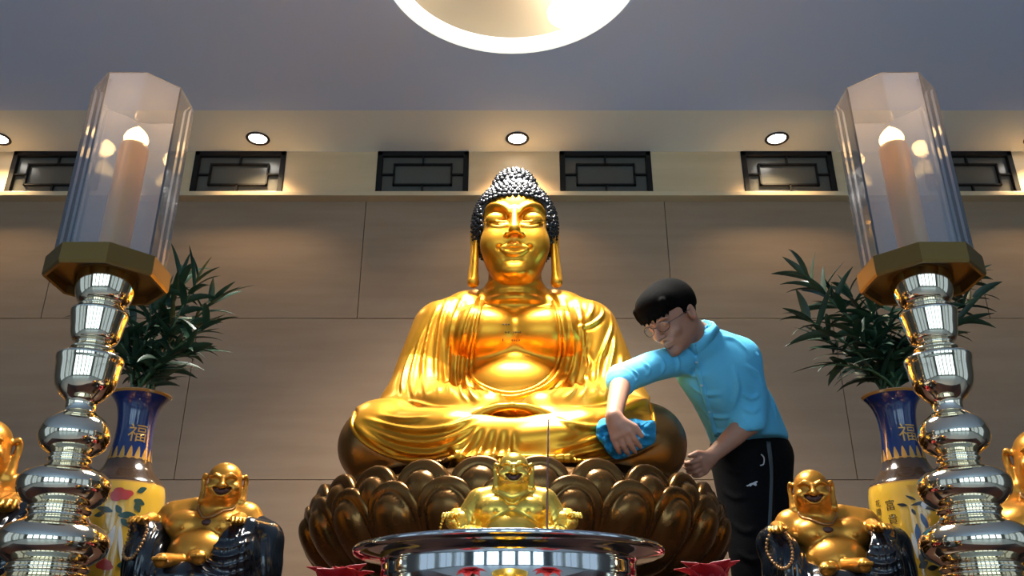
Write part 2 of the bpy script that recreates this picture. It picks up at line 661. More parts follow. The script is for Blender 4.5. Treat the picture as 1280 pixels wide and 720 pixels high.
# ======================= ceiling lights =======================
lens_m = emis('lit_lamp_lens', (1, .93, .82), 9)
trim_m = mat('dark_trim_ring', (.035, .028, .022), .4, .6)
names = ['leftmost downlight in soffit, half cut by the photo edge', 'recessed soffit downlight above the second lattice window from the left',
         'recessed soffit downlight directly above the seated statue head', 'recessed soffit downlight above the fifth lattice window from the left',
         'rightmost downlight in soffit, half cut by the photo edge']
SPOTC = (1.0, .74, .42)
for i, lb in zip(range(-2, 3), names):
    c = (i * 1.459 + .03, 4.158, ZS)
    d = thing('recessed_downlight', c, lb, 'ceiling light', 'downlights along the soffit')
    r = .053
    MB().lathe(c, [(r, .0), (r + .012, 0), (r + .014, -.004), (r + .011, -.008), (r + .001, -.008), (r - .004, .0)], 32, caps=False).obj('trim_ring', trim_m, d)
    MB().lathe(c, [(0.0005, -.002), (r * .6, -.004), (r + .001, -.0015), (r + .001, .004)], 32).obj('lamp_lens', lens_m, d)
    L = bpy.data.lights.new('downlight_beam', 'SPOT'); L.energy = 33; L.color = SPOTC
    L.spot_size = R(105); L.spot_blend = .7; L.shadow_soft_size = .05
    lo = bpy.data.objects.new('downlight_beam', L); COL.objects.link(lo)
    lo.location = (c[0], c[1], c[2] - .03 + CZ); lo.rotation_euler = (R(0), 0, 0)

# round ceiling light: white rim, shallow warm dome above, lamps hidden in the recess
cl = thing('round_ceiling_light', LC, 'large round recessed ceiling light with white rim over the statue', 'ceiling light')
rim_m = mat('self_lit_rim_enamel', (.85, .85, .82), .35)
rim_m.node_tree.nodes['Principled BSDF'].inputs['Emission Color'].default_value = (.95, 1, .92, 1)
rim_m.node_tree.nodes['Principled BSDF'].inputs['Emission Strength'].default_value = .75  # rim is no lamp; emission puts the lit look into its enamel
MB().lathe(LC, [(LR - .045, .05), (LR - .045, .0), (LR - .038, -.008), (LR + .001, -.008), (LR + .004, -.001), (LR + .001, .05)], 96, caps=False).obj('rim', rim_m, cl)
dome_m = mat('warm_dome_paint', (.62, .47, .30), .35)
MB().lathe(LC, [(LR + .06, .05), (LR + .05, .12), (LR - .02, .19), (LR - .2, .245), (LR - .4, .27), (.001, .275)], 96, caps=False).obj('dome', dome_m, cl)
bulb_m = emis('glowing_lamp_glass', (1, .97, .9), 14)
for (x, y, s) in ((.25, .35, .085), (-.43, .20, .04)):
    MB().sphere((LC[0] + x, LC[1] + y, ZS + .055), (s, s, s * .62), u=24, v=14).obj('lamp_glass', bulb_m, cl)
# ======================= the seated statue =======================
BX = .012


def mx(P, s):
    """mirror survey points about the statue's axis"""
    return [(643 + s * (x - 643), y) for x, y in P]


def build_statue():
    root = thing('buddha_statue', (BX, 3.27, .60), 'large gilded seated statue with black curled hair and hands in lap, on lotus throne', 'statue')
    # ---- body ----
    f = Field((-.68, 2.59, .56), (.70, 3.69, 1.56), .0052)
    c = BX
    f.ell((c, 3.39, 1.10), (.30, .20, .44), .02)
    f.ell((c, 3.42, .80), (.42, .28, .22), .06)
    for s in (-1, 1):
        f.ell((c + s * .112, 3.235, 1.245), (.148, .105, .105), .022)
        f.chain([(c + s * .08, 3.35, 1.395), (c + s * .20, 3.34, 1.355), (c + s * .285, 3.34, 1.285), (c + s * .345, 3.31, 1.10), (c + s * .375, 3.24, .93)], [.07, .095, .125, .118, .118], .06)
        f.chain([(c + s * .375, 3.24, .93), (c + s * .24, 3.01, .85), (c + s * .09, 2.87, .815)], [.115, .095, .062], .05)
        f.ell((c + s * .40, 3.27, .84), (.12, .17, .13), .08)
        f.chain([(c + s * .22, 3.42, .79), (c + s * .465, 3.09, .765)], [.18, .147], .06)
    f.ell((c - .475, 3.07, .75), (.150, .155, .140), .03)
    f.ell((c + .440, 3.07, .75), (.145, .155, .142), .03)
    f.chain([(c - .47, 3.04, .74), (c - .20, 2.85, .70), (c + .12, 2.8, .675)], [.125, .105, .07], .05)
    f.chain([(c + .43, 3.04, .74), (c + .22, 2.85, .71), (c - .1, 2.81, .68)], [.125, .100, .07], .05)
    f.ell((c, 3.07, .71), (.46, .29, .115), .08)
    f.ell((c, 3.235, .985), (.20, .125, .155), .03)
    f.ell(at(640, 519, 2.80), (.086, .20, .032), .01, op='cut')
    # neck with its three rings
    f.chain([(c, 3.33, 1.33), (c, 3.295, 1.56)], [.122, .108], .03)
    for z, r in ((1.395, .128), (1.435, .118), (1.47, .114)):
        ring = [(c + (r - .012) * math.cos(a), 3.315 - (z - 1.4) * .25 + (r - .012) * math.sin(a), z + .012 * math.sin(a)) for a in np.linspace(0, 2 * math.pi, 25)]
        f.chain(ring, .021, .012)
    # hanging cloth in front of the ankles
    for a, b in (((600, 533), (568, 583)), ((612, 535), (590, 588)), ((624, 536), (609, 590)), ((636, 537), (628, 591))):
        f.chain([at(*a, 2.81), at(*b, 2.715)], [.020, .026], .03)
    # ankle across the front
    f.chain([at(654, 551, 2.755), at(705, 544, 2.755), at(757, 528, 2.83)], [.036, .034, .028], .012)
    f.ell((c, 3.13, .60), (.62, .50, .045), .03, op='add')
    f.rbox((c, 3.2, .40), (1.2, 1.4, .217), .002, 0, op='cut')
    V, Q = f.mesh(2)
    body_bvh = bvh_of(V, Q)
    # hands: two thumbs meet over stacked palms, a dark hollow between
    h = .0032
    g = Field((c - .2, 2.62, .69), (c + .2, 2.97, .93), h)
    yh = 2.745
    for k in range(4):
        y = yh + .012 + k * .017
        z = at(640, 529, yh)[2] - .002
        g.chain([(c - .10, y + .03, z + .004), (c - .04, y, z - .004), (c + .03, y, z - .004), (c + .085, y + .012, z + .004)], [.0145, .0135, .0125, .010], .004)
        g.chain([(c + .115, y + .03, z - .014), (c + .05, y - .004, z - .026), (c - .03, y - .004, z - .026), (c - .08, y + .008, z - .02)], [.0145, .0135, .0125, .010], .004)
    for s in (-1, 1):
        g.ell((c + s * .11, yh + .07, at(640, 526, yh)[2]), (.055, .06, .024), .02, rot=(0, s * 10, 0))
        th = [(643 + s * 47, 522), (643 + s * 33, 514), (643 + s * 17, 509), (643 + s * 1, 507.5)]
        g.chain([at(x - 3, y, yh + .03 - .008 * i) for i, (x, y) in enumerate(th)], [.020, .016, .0135, .011], .008)
        g.chain([(c + s * .10, yh + .06, z + .006), (c + s * .2, yh + .16, z + .02)], [.04, .055], .02)
    HV, HQ = g.mesh(1)

    # ---- folds of the robe: ridges along curves laid on the body ----
    N = normals(V, Q)
    P2 = project(V)
    front = (N * V).sum(1) < 0
    chest = [(604, 374), (598, 395), (592, 425), (589, 455), (592, 474), (606, 484), (628, 491), (650, 491), (672, 483), (688, 470), (697, 452), (701, 425), (698, 395), (690, 374), (668, 368), (643, 368), (620, 368)]
    skin = front & in_poly(P2, chest)
    # knees/feet stay robe; the neck above the collar is skin too
    skin |= (V[:, 2] > 1.385) & (np.hypot(V[:, 0] - c, V[:, 1] - 3.32) < .155)
    # the lower garment shows at the knees, below the hem of the robe
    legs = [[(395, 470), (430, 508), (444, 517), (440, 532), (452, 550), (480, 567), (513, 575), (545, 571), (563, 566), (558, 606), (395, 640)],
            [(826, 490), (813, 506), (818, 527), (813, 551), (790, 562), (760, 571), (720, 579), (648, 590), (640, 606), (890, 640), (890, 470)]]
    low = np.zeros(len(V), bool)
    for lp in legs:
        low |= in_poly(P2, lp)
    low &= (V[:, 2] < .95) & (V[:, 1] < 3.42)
    # thickness of the cloth, with a smooth lip
    E = np.array(chest + chest[:1], float)
    d2, _ = dist_poly(np.column_stack([P2, np.zeros(len(P2))]), np.column_stack([catmull(E, 4), np.zeros(len(catmull(E, 4)))]))
    sm = lambda x: x * x * (3 - 2 * x)
    neckd = np.clip((np.hypot(V[:, 0] - c, V[:, 1] - 3.32) - .135) / .05, 0, 1)
    neckw = np.where(V[:, 2] > 1.33, sm(neckd), 1)
    for lp in legs:
        E = catmull(np.array(lp, float), 4, closed=True)
        dd, _ = dist_poly(np.column_stack([P2, np.zeros(len(P2))]), np.column_stack([E, np.zeros(len(E))]))
        d2 = np.minimum(d2, dd)
    lift = np.where(skin | low, 0, sm(np.clip(d2 / 6.0, 0, 1)) * .013) * neckw
    far = V[:, 1] > 3.42
    lift[far] = .013 * neckw[far]
    V += N * lift[:, None]
    N = normals(V, Q)
    bv = bvh_of(V, Q)
    folds = [
        # sleeve on the left of the picture
        ([(604, 372), (593, 400), (586, 435), (583, 468), (588, 490), (598, 503)], .011, .017),
        ([(597, 370), (584, 400), (576, 435), (573, 468), (577, 490), (586, 503)], .008, .013),
        ([(580, 368), (567, 400), (561, 435), (560, 468), (563, 492)], .011, .015),
        ([(560, 372), (551, 400), (546, 435), (545, 468), (549, 494)], .010, .013),
        ([(548, 380), (537, 410), (530, 445), (529, 472), (533, 496)], .010, .014),
        ([(540, 392), (525, 425), (516, 458), (514, 480), (518, 500)], .010, .012),
        ([(526, 416), (510, 450), (503, 476), (503, 495)], .010, .012),
        ([(508, 500), (540, 508), (570, 508)], .010, .009),
        # right of the picture, with the flap thrown over the shoulder
        ([(692, 372), (702, 400), (706, 430), (702, 456), (690, 476), (668, 489), (640, 495), (616, 492)], .011, .017),
        ([(704, 370), (713, 400), (717, 430), (713, 460), (702, 480), (684, 494)], .008, .013),
        ([(722, 372), (727, 400), (729, 430), (726, 462), (718, 486), (704, 500)], .011, .014),
        ([(752, 376), (754, 392), (745, 402), (735, 407), (726, 408), (728, 418)], .008, .018),
        ([(728, 412), (736, 425), (732, 440), (737, 455), (731, 470), (733, 484), (726, 498)], .008, .014),
        ([(762, 388), (765, 408), (758, 430), (750, 450), (747, 472), (744, 494)], .010, .013),
        ([(769, 408), (768, 432), (763, 456), (759, 478), (755, 498)], .010, .013),
        ([(778, 440), (777, 462), (773, 482), (768, 502)], .010, .012),
        ([(740, 372), (741, 385), (736, 398)], .009, .010),
        ([(712, 508), (745, 508), (775, 502)], .010, .009),
        # apron edge over the belly
        ([(590, 476), (604, 486), (618, 492)], .008, .010),
        # lap, left
        ([(596, 520), (560, 533), (520, 537), (480, 530), (452, 522)], .012, .014),
        ([(600, 527), (565, 545), (530, 553), (490, 548), (455, 533)], .012, .014),
        ([(602, 533), (572, 556), (540, 567), (500, 563), (465, 547), (445, 532)], .011, .014),
        ([(600, 541), (575, 566), (545, 579), (510, 576), (475, 561), (450, 542)], .010, .015),
        ([(540, 521), (505, 523), (470, 518)], .011, .010),
        # pleats hanging in front
        ([(598, 534), (584, 558), (566, 586)], .010, .014),
        ([(611, 536), (601, 562), (588, 592)], .010, .014),
        ([(624, 537), (618, 564), (609, 594)], .010, .014),
        ([(638, 538), (636, 564), (632, 596)], .010, .014),
        # lap, right
        ([(690, 521), (725, 532), (765, 532), (800, 522)], .012, .013),
        ([(690, 562), (720, 556), (752, 545), (785, 534), (815, 526)], .012, .013),
        ([(668, 570), (705, 570), (745, 562), (785, 552), (822, 540)], .011, .014),
        ([(655, 580), (700, 582), (745, 578), (790, 568), (828, 550)], .010, .014),
        ([(760, 520), (790, 514), (815, 516)], .010, .010),
    ]
    for px, w, amp in folds:
        P = onto(bv, px, 6)
        if len(P) > 2:
            V = ridge(V, N, P, w * .88, amp * 1.4, taper=.26, groove=.55)
    V = relax(V, Q, 1, .35)
    # split robe / skin into two parts of the statue
    ms = skin[Q].sum(1) >= 3
    ml = (low[Q].sum(1) >= 3) & ~ms
    def sub(m):
        q = Q[m]; u, inv = np.unique(q, return_inverse=True)
        return V[u], inv.reshape(q.shape)
    mesh_obj('torso', *sub(ms), GOLD, root)
    mesh_obj('robe', *sub(~ms & ~ml), GOLD, root)
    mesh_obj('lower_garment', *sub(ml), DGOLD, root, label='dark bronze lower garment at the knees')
    mesh_obj('hands', HV, HQ, GOLD, root)
    bv = bvh_of(V, Q)
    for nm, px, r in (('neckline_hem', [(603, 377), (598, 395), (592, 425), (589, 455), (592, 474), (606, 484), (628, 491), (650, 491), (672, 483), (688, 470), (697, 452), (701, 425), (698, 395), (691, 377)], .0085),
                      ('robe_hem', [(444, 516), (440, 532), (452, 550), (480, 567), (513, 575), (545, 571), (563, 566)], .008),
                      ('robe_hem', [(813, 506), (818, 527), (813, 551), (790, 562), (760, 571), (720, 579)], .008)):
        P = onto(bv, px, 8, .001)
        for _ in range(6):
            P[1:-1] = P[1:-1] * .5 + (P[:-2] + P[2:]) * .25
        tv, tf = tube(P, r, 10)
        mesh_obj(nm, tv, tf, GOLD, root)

    # ---- head ----
    def skull(f):
        f.ell((c, 3.275, 1.725), (.152, .185, .205), .02)
        f.ell((c, 3.225, 1.575), (.122, .125, .135), .06)
        f.ell((c, 3.185, 1.485), (.075, .075, .05), .05)
        for s in (-1, 1):
            f.ell((c + s * .075, 3.155, 1.60), (.062, .06, .07), .05)
    f0 = Field((c - .25, 2.92, 1.40), (c + .25, 3.52, 2.0), .007)
    skull(f0)
    b0 = bvh_of(*f0.mesh(0))
    f = Field((c - .22, 2.97, 1.40), (c + .22, 3.49, 1.98), .0029)
    skull(f)
    pt = lambda P, l=0, n=4: onto(b0, P, n, l)
    for s in (-1, 1):
        # eye hollow, lid, brow
        for a in pt(mx([(657, 271), (662, 268.5), (669, 268), (676, 271)], s), .012):
            f.ell(a, (.024, .021, .019), .022, op='cut')
        e = pt([(643 + s * 23, 273.5)])[0]
        f.ell(e + np.array([0, .010, 0]), (.043, .031, .031), .006)
        f.chain(pt(mx([(650, 266), (654, 259.5), (664, 255.5), (674, 257.5), (681, 265)], s), .000), [.006, .0085, .009, .008, .005], .014)
        f.chain(pt(mx([(653, 282), (661, 283.5), (669, 283), (677, 280)], s), .002), .0042, .008)
        f.chain(pt(mx([(652, 278.5), (660, 278.5), (669, 278), (678, 276.5)], s), .008), .0040, .005)
        f.chain(pt(mx([(652, 280), (660, 281), (669, 280.6), (677, 279)], s), .010), .0036, .003, op='cut')
        # ala of the nose, corner of the mouth
        a = pt([(643 + s * 10, 295)])[0]
        f.ell(a + np.array([-s * .003, -.012, .002]), (.0125, .018, .012), .010)
        f.ell(a + np.array([-s * .008, -.022, -.014]), (.006, .009, .006), .004, op='cut')
        a = pt([(643 + s * 18.5, 309)])[0]
        f.ell(a, (.010, .012, .008), .012, op='cut')
        # long ears
        x = c + s * .158
        f.chain([(x, 3.27, 1.70), (x + s * .012, 3.28, 1.735), (x + s * .016, 3.31, 1.73), (x + s * .014, 3.32, 1.67), (x + s * .012, 3.3, 1.60), (x + s * .014, 3.27, 1.52), (x + s * .012, 3.255, 1.475)], [.016, .015, .015, .016, .018, .021, .024], .008, smooth=4)
        f.chain([(x, 3.26, 1.69), (x + s * .004, 3.255, 1.60), (x + s * .008, 3.25, 1.52), (x + s * .012, 3.25, 1.475)], [.013, .013, .015, .020], .008, smooth=4)
        f.chain([(x + s * .02, 3.245, 1.56), (x + s * .024, 3.23, 1.49)], [.006, .007], .006, op='cut')
    nb = pt([(643, 262), (643, 272), (643, 283), (643, 291)], 0, 1)
    f.chain([nb[0] + [0, .006, 0], nb[1] + [0, -.008, 0], nb[2] + [0, -.024, 0], nb[3] + [0, -.030, .003]], [.013, .014, .017, .022], .016)
    f.chain(pt([(625, 309.5), (633, 308.5), (639, 306.5), (643, 307.5), (647, 306.5), (653, 308.5), (661, 309.5)], .000), [.004, .008, .011, .010, .011, .008, .004], .008)
    f.chain(pt([(628, 312), (635, 315.5), (643, 317), (651, 315.5), (658, 312)], .000), [.005, .011, .0135, .011, .005], .008)
    f.chain(pt([(623.5, 309), (632, 311.5), (643, 311.5), (654, 311.5), (662.5, 309)], .009), .0042, .003, op='cut')
    f.chain(pt([(632, 325), (643, 327), (654, 325)], .010), .010, .012, op='cut')
    f.ell(pt([(643, 337)])[0] + np.array([0, .010, 0]), (.045, .030, .030), .02)
    f.chain(pt([(643, 299), (643, 304)], .005, 1), .005, .006, op='cut')
    f.ell(pt([(643, 263.5)])[0], .0075, .002)
    mesh_obj('head', *f.mesh(1), GOLD, root)

    # ---- hair: a cap of snail curls with the cranial bump ----
    f = Field((c - .24, 2.97, 1.55), (c + .24, 3.57, 2.10), .005)
    f.ell((c, 3.295, 1.745), (.176, .205, .195), .01)
    f.ell((c, 3.37, 1.955), (.10, .10, .112), .035)
    f.rbox((c, 2.97, 1.55), (.142, .225, .243), .065, .01, op='cut')
    f.rbox((c, 2.97, 1.30), (.5, .9, .315), .01, .01, op='cut')
    HV, HQ = f.mesh(1)
    hair_m = mat('black_hair_lacquer', (.006, .006, .007), .22)
    hair = mesh_obj('hair', HV, HQ, hair_m, root)
    hb = bvh_of(HV, HQ)
    mb = MB()
    HN = normals(HV, HQ)
    order = np.lexsort((np.arctan2(HV[:, 1] - 3.36, HV[:, 0] - c), np.round(HV[:, 2] / .0185)))
    kept = np.zeros((0, 3))
    for vi in order:
        pp = HV[vi]
        if pp[2] < 1.612 or (pp[1] < 3.19 and abs(pp[0] - c) < .136 and pp[2] < 1.795):
            continue
        if HN[vi].dot(pp - np.array([c, 3.34, 1.76])) < .03:
            continue
        if len(kept) and (((kept - pp) ** 2).sum(1) < .0208 ** 2).any():
            continue
        kept = np.vstack([kept, pp])
        nrm = Vector(HN[vi])
        M = nrm.to_track_quat('Z', 'Y').to_matrix()
        p = Vector(pp)
        V0 = []
        for (r, z) in ((.0118, -.003), (.0112, .004), (.0075, .0085), (.0062, .0078), (.0035, .0125)):
            for q in range(7):
                t = 2 * math.pi * q / 7
                V0.append(p + M @ Vector((r * math.cos(t), r * math.sin(t), z)))
        V0.append(p + M @ Vector((0, 0, .0138)))
        F0 = [(u * 7 + q, u * 7 + (q + 1) % 7, u * 7 + 7 + (q + 1) % 7, u * 7 + 7 + q) for u in range(4) for q in range(7)]
        F0 += [(28 + q, 28 + (q + 1) % 7, 35) for q in range(7)]
        mb.add(V0, F0)
    mb.obj('curls', hair_m, hair)
    return root, V, Q


statue, SV, SQ = build_statue()
statue_bvh = bvh_of(SV, SQ)
# small dark lettering on the statue's chest: three short illegible lines
def chest_marks():
    ink = mat('dark_mark_paint', (.06, .03, .008), .5)
    rows = [((628, 637.5), 405.6, 1.6), ((630.5, 637.5), 415.4, 2.6), ((641, 651.5), 415.4, 2.8), ((627.3, 629.6), 425, 3.6), ((638.6, 650.5), 425.4, 2.9)]
    rr = random.Random(4)
    for (x0, x1), y, h in rows:
        mb = MB()
        n = max(1, int((x1 - x0) / 2.6))
        for i in range(n):
            xa = x0 + (x1 - x0) * (i + .12) / n; xb = x0 + (x1 - x0) * (i + .88) / n
            for P in ([(xa, y + h * rr.uniform(-.2, .1)), (xb, y + h * rr.uniform(-.15, .15))], [((xa + xb) / 2, y - h / 2), ((xa + xb) / 2 + rr.uniform(-.3, .3), y + h / 2)]):
                Q = onto(statue_bvh, P, 3, .0006)
                if len(Q) > 2:
                    mb.tube(Q, .0013, n=6)
        mb.obj('chest_lettering', ink, statue)


chest_marks()
# ======================= lotus throne =======================
LY = 3.27
lot = thing('lotus_throne', (BX, LY, 0), 'bronze double-row lotus petal throne carrying the large seated statue', 'lotus throne')
cx = BX
# pedestal, waist and the drum behind the petals
MB().lathe((cx, LY, 0), [(.56, 0), (.58, .02), (.58, .07), (.54, .10), (.50, .12), (.44, .16), (.41, .22), (.44, .27), (.50, .30), (.52, .32)], 72).obj('pedestal', BRONZE, lot)
MB().lathe((cx, LY, 0), [(.50, .31), (.58, .335), (.64, .42), (.665, .50), (.66, .56), (.64, .580), (.62, .590), (.001, .590)], 72).obj('lotus_drum', BRONZE, lot)
lotus_dark = BRONZE


def petal_mesh(name, w, prof, boss):
    """one thick petal facing -y at angle 0; prof = (radius, z) along its length"""
    P = catmull(np.array(prof, float), 8)
    s_ = np.concatenate([[0], np.cumsum(np.linalg.norm(np.diff(P, axis=0), axis=1))])
    n, m = 44, 35
    L = s_[-1]
    tt = np.linspace(0, 1, n) ** .8
    P = np.stack([np.interp(tt * L, s_, P[:, 0]), np.interp(tt * L, s_, P[:, 1])], 1)
    Vo, Vi = [], []
    T = np.gradient(P, axis=0); T /= np.linalg.norm(T, axis=1, keepdims=True)
    t1 = 1 - 1.02 * w / L
    for i in range(n):
        t = tt[i]
        e = max(t - t1, 0) / (1 - t1)
        half = w * (.82 + .18 * min(t / .5, 1)) * math.sqrt(max(1 - e * e, 0))
        half = max(half, .0012)
        for j in range(m):
            u = -1 + 2 * j / (m - 1)
            x = half * u
            nr, nz = T[i][1], -T[i][0]                 # outward normal in (r, z)
            dome = (1 - (x / w) ** 2) * w * .16 * (1 - .75 * e ** 2)
            # inner swelling: straight sides, round head, sunk groove around it
            v = max(t - t1 + .07, 0) * L / (w * .84)
            q = math.hypot(x / (w * .70), v)
            if q < 1:
                dome += boss * math.sqrt(1 - q ** 2.6)
            dome -= .0035 * math.exp(-((q - 1.06) / .07) ** 2)
            edge = max(abs(x) / w if e == 0 else math.hypot(x / w, e), 0)
            dome -= .006 * max(0, (edge - .93) / .07) ** 2
            r0 = P[i][0] + nr * dome; z0 = P[i][1] + nz * dome
            Vo.append((x, -r0, z0))
            Vi.append((x * .98, -(P[i][0] + nr * (dome * .6 - .018)), P[i][1] + nz * (dome * .6 - .018)))
    Fc = []
    N = n * m
    for i in range(n - 1):
        for j in range(m - 1):
            a = i * m + j
            Fc.append((a, a + 1, a + m + 1, a + m)); Fc.append((N + a, N + a + m, N + a + m + 1, N + a + 1))
    for i in range(n - 1):
        for j in (0, m - 1):
            a = i * m + j
            q = (a, a + m, N + a + m, N + a)
            Fc.append(q if j == 0 else q[::-1])
    for j in range(m - 1):
        Fc.append((j, N + j, N + j + 1, j + 1)); a = (n - 1) * m + j
        Fc.append((a, a + 1, N + a + 1, N + a))
    me = bpy.data.meshes.new(name)
    me.from_pydata(Vo + Vi, [], Fc); me.update()
    me.polygons.foreach_set('use_smooth', np.ones(len(me.polygons), dtype=bool))
    me.materials.append(lotus_dark)
    return me


outer = petal_mesh('petal', .096, [(.53, .315), (.62, .335), (.685, .385), (.722, .44), (.742, .495), (.748, .540)], .026)
inner = petal_mesh('petal', .096, [(.60, .36), (.665, .42), (.70, .49), (.715, .54), (.715, .602)], .026)
NP = 25
for row, me, off in (('o', outer, -1.5), ('i', inner, -1.5 + 7.2)):
    for k in range(NP):
        o = bpy.data.objects.new('petal', me); COL.objects.link(o)
        o.parent = lot
        o.rotation_euler = (0, 0, R(off + k * 360 / NP))
# ======================= altar stage and front altar table =======================
red_wood = mat('dark_red_altar_wood', (.022, .010, .008), .3, noise=(3, (.032, .013, .010), (1, 8, 8)))
SY = 2.03
st = thing('altar_stage', (0, 3.3, -1.2), 'dark wooden altar stage under the statues and vases', 'altar stage')
MB().box((-3.4, SY, -1.2), (3.4, YW - .01, -.03)).obj('stage_body', red_wood, st, smooth=False)
MB().box((-3.45, SY - .04, -.03), (3.45, YW - .01, 0), bev=.006).obj('stage_top', red_wood, st, smooth=False)
tb = thing('altar_table', (0, 1.75, -1.2), 'front altar table holding the burner bowl and candlesticks', 'table')
TZ = -.16
MB().box((-1.75, 1.15, TZ - .05), (1.75, SY - .055, TZ), bev=.008).obj('tabletop', red_wood, tb, smooth=False)
for x in (-1.62, 1.62):
    for y in (1.28, SY - .15):
        MB().box((x - .05, y - .05, -1.2), (x + .05, y + .05, TZ - .05), bev=.006).obj('leg', red_wood, tb, smooth=False)
MB().box((-1.7, 1.2, TZ - .20), (1.7, 1.23, TZ - .05)).obj('apron', red_wood, tb, smooth=False)
# ======================= tall candlesticks =======================
glass_m = bpy.data.materials.new('hazy_shade_glass')
glass_m.use_nodes = True
nt = glass_m.node_tree; nt.nodes.clear()
o_ = nt.nodes.new('ShaderNodeOutputMaterial')
tr = nt.nodes.new('ShaderNodeBsdfTransparent'); tr.inputs[0].default_value = (.90, .91, .93, 1)
df = nt.nodes.new('ShaderNodeBsdfDiffuse'); df.inputs[0].default_value = (.66, .68, .72, 1)
tl = nt.nodes.new('ShaderNodeBsdfTranslucent'); tl.inputs[0].default_value = (.62, .64, .70, 1)
hz = nt.nodes.new('ShaderNodeAddShader')
mx1 = nt.nodes.new('ShaderNodeMixShader'); mx1.inputs[0].default_value = .5
nt.links.new(df.outputs[0], mx1.inputs[1]); nt.links.new(tl.outputs[0], mx1.inputs[2])
mx2 = nt.nodes.new('ShaderNodeMixShader'); mx2.inputs[0].default_value = .21
nt.links.new(tr.outputs[0], mx2.inputs[1]); nt.links.new(mx1.outputs[0], mx2.inputs[2])
gl = nt.nodes.new('ShaderNodeBsdfGlossy'); gl.inputs[0].default_value = (1, 1, 1, 1); gl.inputs[1].default_value = .04
fr = nt.nodes.new('ShaderNodeFresnel'); fr.inputs[0].default_value = 1.45
mx3 = nt.nodes.new('ShaderNodeMixShader')
nt.links.new(fr.outputs[0], mx3.inputs[0]); nt.links.new(mx2.outputs[0], mx3.inputs[1]); nt.links.new(gl.outputs[0], mx3.inputs[2])
nt.links.new(mx3.outputs[0], o_.inputs[0])
nt.nodes.remove(hz)
wax = mat('golden_candle_wax', (.92, .43, .012), .32, .3, Subsurface_Weight=.0)
flame_m = emis('glowing_flame', (1, .60, .20), 9)
CY = 1.75
zf = lambda py: CY * math.tan(PITCH + math.atan((360 - py) / FPX))
wpx = lambda w, py: w * (CY * CP + zf(py) * SP) / FPX
# (half width px, y px) read down the stem of the left candlestick
STEM = [(38, 343), (38.3, 346), (37, 354), (35, 364), (32.5, 373), (29, 379), (25, 382), (24, 383.5), (27, 385.5), (25, 388), (28, 390), (33, 391.5), (33.5, 396), (31, 408), (29, 420), (26, 427), (21, 431), (24, 435), (26, 438), (22, 441), (25, 444),
        (38, 447), (39.5, 452), (38, 458), (37, 472), (34.5, 484), (27, 495), (19, 503), (18, 510), (19.5, 516), (25, 520), (36, 529), (41, 541), (41.5, 549), (37, 560), (28, 567), (24, 571), (26, 575), (24, 578), (26, 581), (30, 585),
        (42, 590), (52, 599), (54.5, 609), (52, 620), (43, 630), (36, 635), (38, 639), (35, 644), (37, 649), (42, 653), (55, 660), (64, 671), (66, 682), (62, 694), (52, 702), (46, 707), (49, 712), (46, 717), (50, 722), (62, 730), (72, 742), (74, 756), (70, 770), (62, 784), (58, 800), (66, 812), (84, 824), (96, 838), (99, 850)]


def candlestick(x, lb_stick, lb_candle):
    c = (x, CY, TZ)
    root = thing('candlestick', c, lb_stick, 'candlestick', None)
    prof = []
    for w, py in STEM:
        prof.append((wpx(w, py), zf(py) - TZ))
    zb = prof[-1][1]
    prof = [(r, z) for r, z in prof]
    prof += [(prof[-1][0] + .004, max(zb - .02, .004)), (prof[-1][0] + .004, 0.0)]
    prof = [(r, min(z, zf(345) - .003 - TZ)) for r, z in prof if z >= 0]
    P = catmull(np.array(prof[::-1]), 3)
    P[:, 0] = np.maximum(P[:, 0], .004)
    MB().lathe(c, P, 64).obj('stem', CHROME, root)
    z0 = zf(345) - .018 - TZ
    rt = wpx(67, 335) / math.cos(R(22.5))
    oct_ = lambda r, z: (r, z)
    V, Fc = lathe(c, [(.05, z0 + .017), (rt - .012, z0 + .017), (rt - .010, z0 - .003), (rt - .003, z0 - .004), (rt, z0 + .002), (rt, z0 + .042), (rt - .012, z0 + .042), (rt - .012, z0 + .026), (.02, z0 + .024)], 8, True, R(22.5))
    o = mesh_obj('octagonal_tray', V, Fc, BRASS, root, smooth=False)
    # eight-sided glass shade with thickness, flaring a little to the top
    rg = rt - .013
    hg = zf(124) - TZ
    V, Fc = lathe(c, [(rg, z0 + .031), (rg * 1.0, hg - .012), (rg - .002, hg), (rg - .006, hg), (rg - .007, hg - .012), (rg - .007, z0 + .031), (rg, z0 + .031)], 8, False, R(22.5))
    mesh_obj('glass_shade', V, Fc, glass_m, root, smooth=False)
    zc = z0 + .025
    cb = (x, CY, TZ + zc)
    can = thing('candle', cb, lb_candle, 'candle', None)
    top = zf(182) - TZ - zc
    r = .033
    MB().lathe(cb, [(r * 1.05, 0), (r, .01), (r, top - .012), (r * .93, top - .003), (r * .75, top), (r * .4, top - .006), (.002, top - .006)], 40).obj('shaft', wax, can)
    fz = top - .004
    MB().lathe(cb, [(.002, fz - .002), (.018, fz + .002), (.026, fz + .012), (.028, fz + .022), (.024, fz + .034), (.015, fz + .045), (.006, fz + .053), (.001, fz + .058)], 24).obj('flame', flame_m, can)
    L = bpy.data.lights.new('candle_glow', 'POINT'); L.energy = .8; L.color = (1, .55, .2); L.shadow_soft_size = .02
    lo = bpy.data.objects.new('candle_glow', L); COL.objects.link(lo)
    lo.location = (x, CY, cb[2] + fz + .09 + CZ)


XL = (137 - 640) * (CY * CP + zf(335) * SP) / FPX
XR = (1148 - 640) * (CY * CP + zf(335) * SP) / FPX
candlestick(XL, 'left tall polished candlestick with octagonal glass shade beside the left vase', 'lit golden candle inside the left candlestick glass shade')
candlestick(XR, 'right tall polished candlestick with octagonal glass shade beside the right vase', 'lit golden candle inside the right candlestick glass shade')
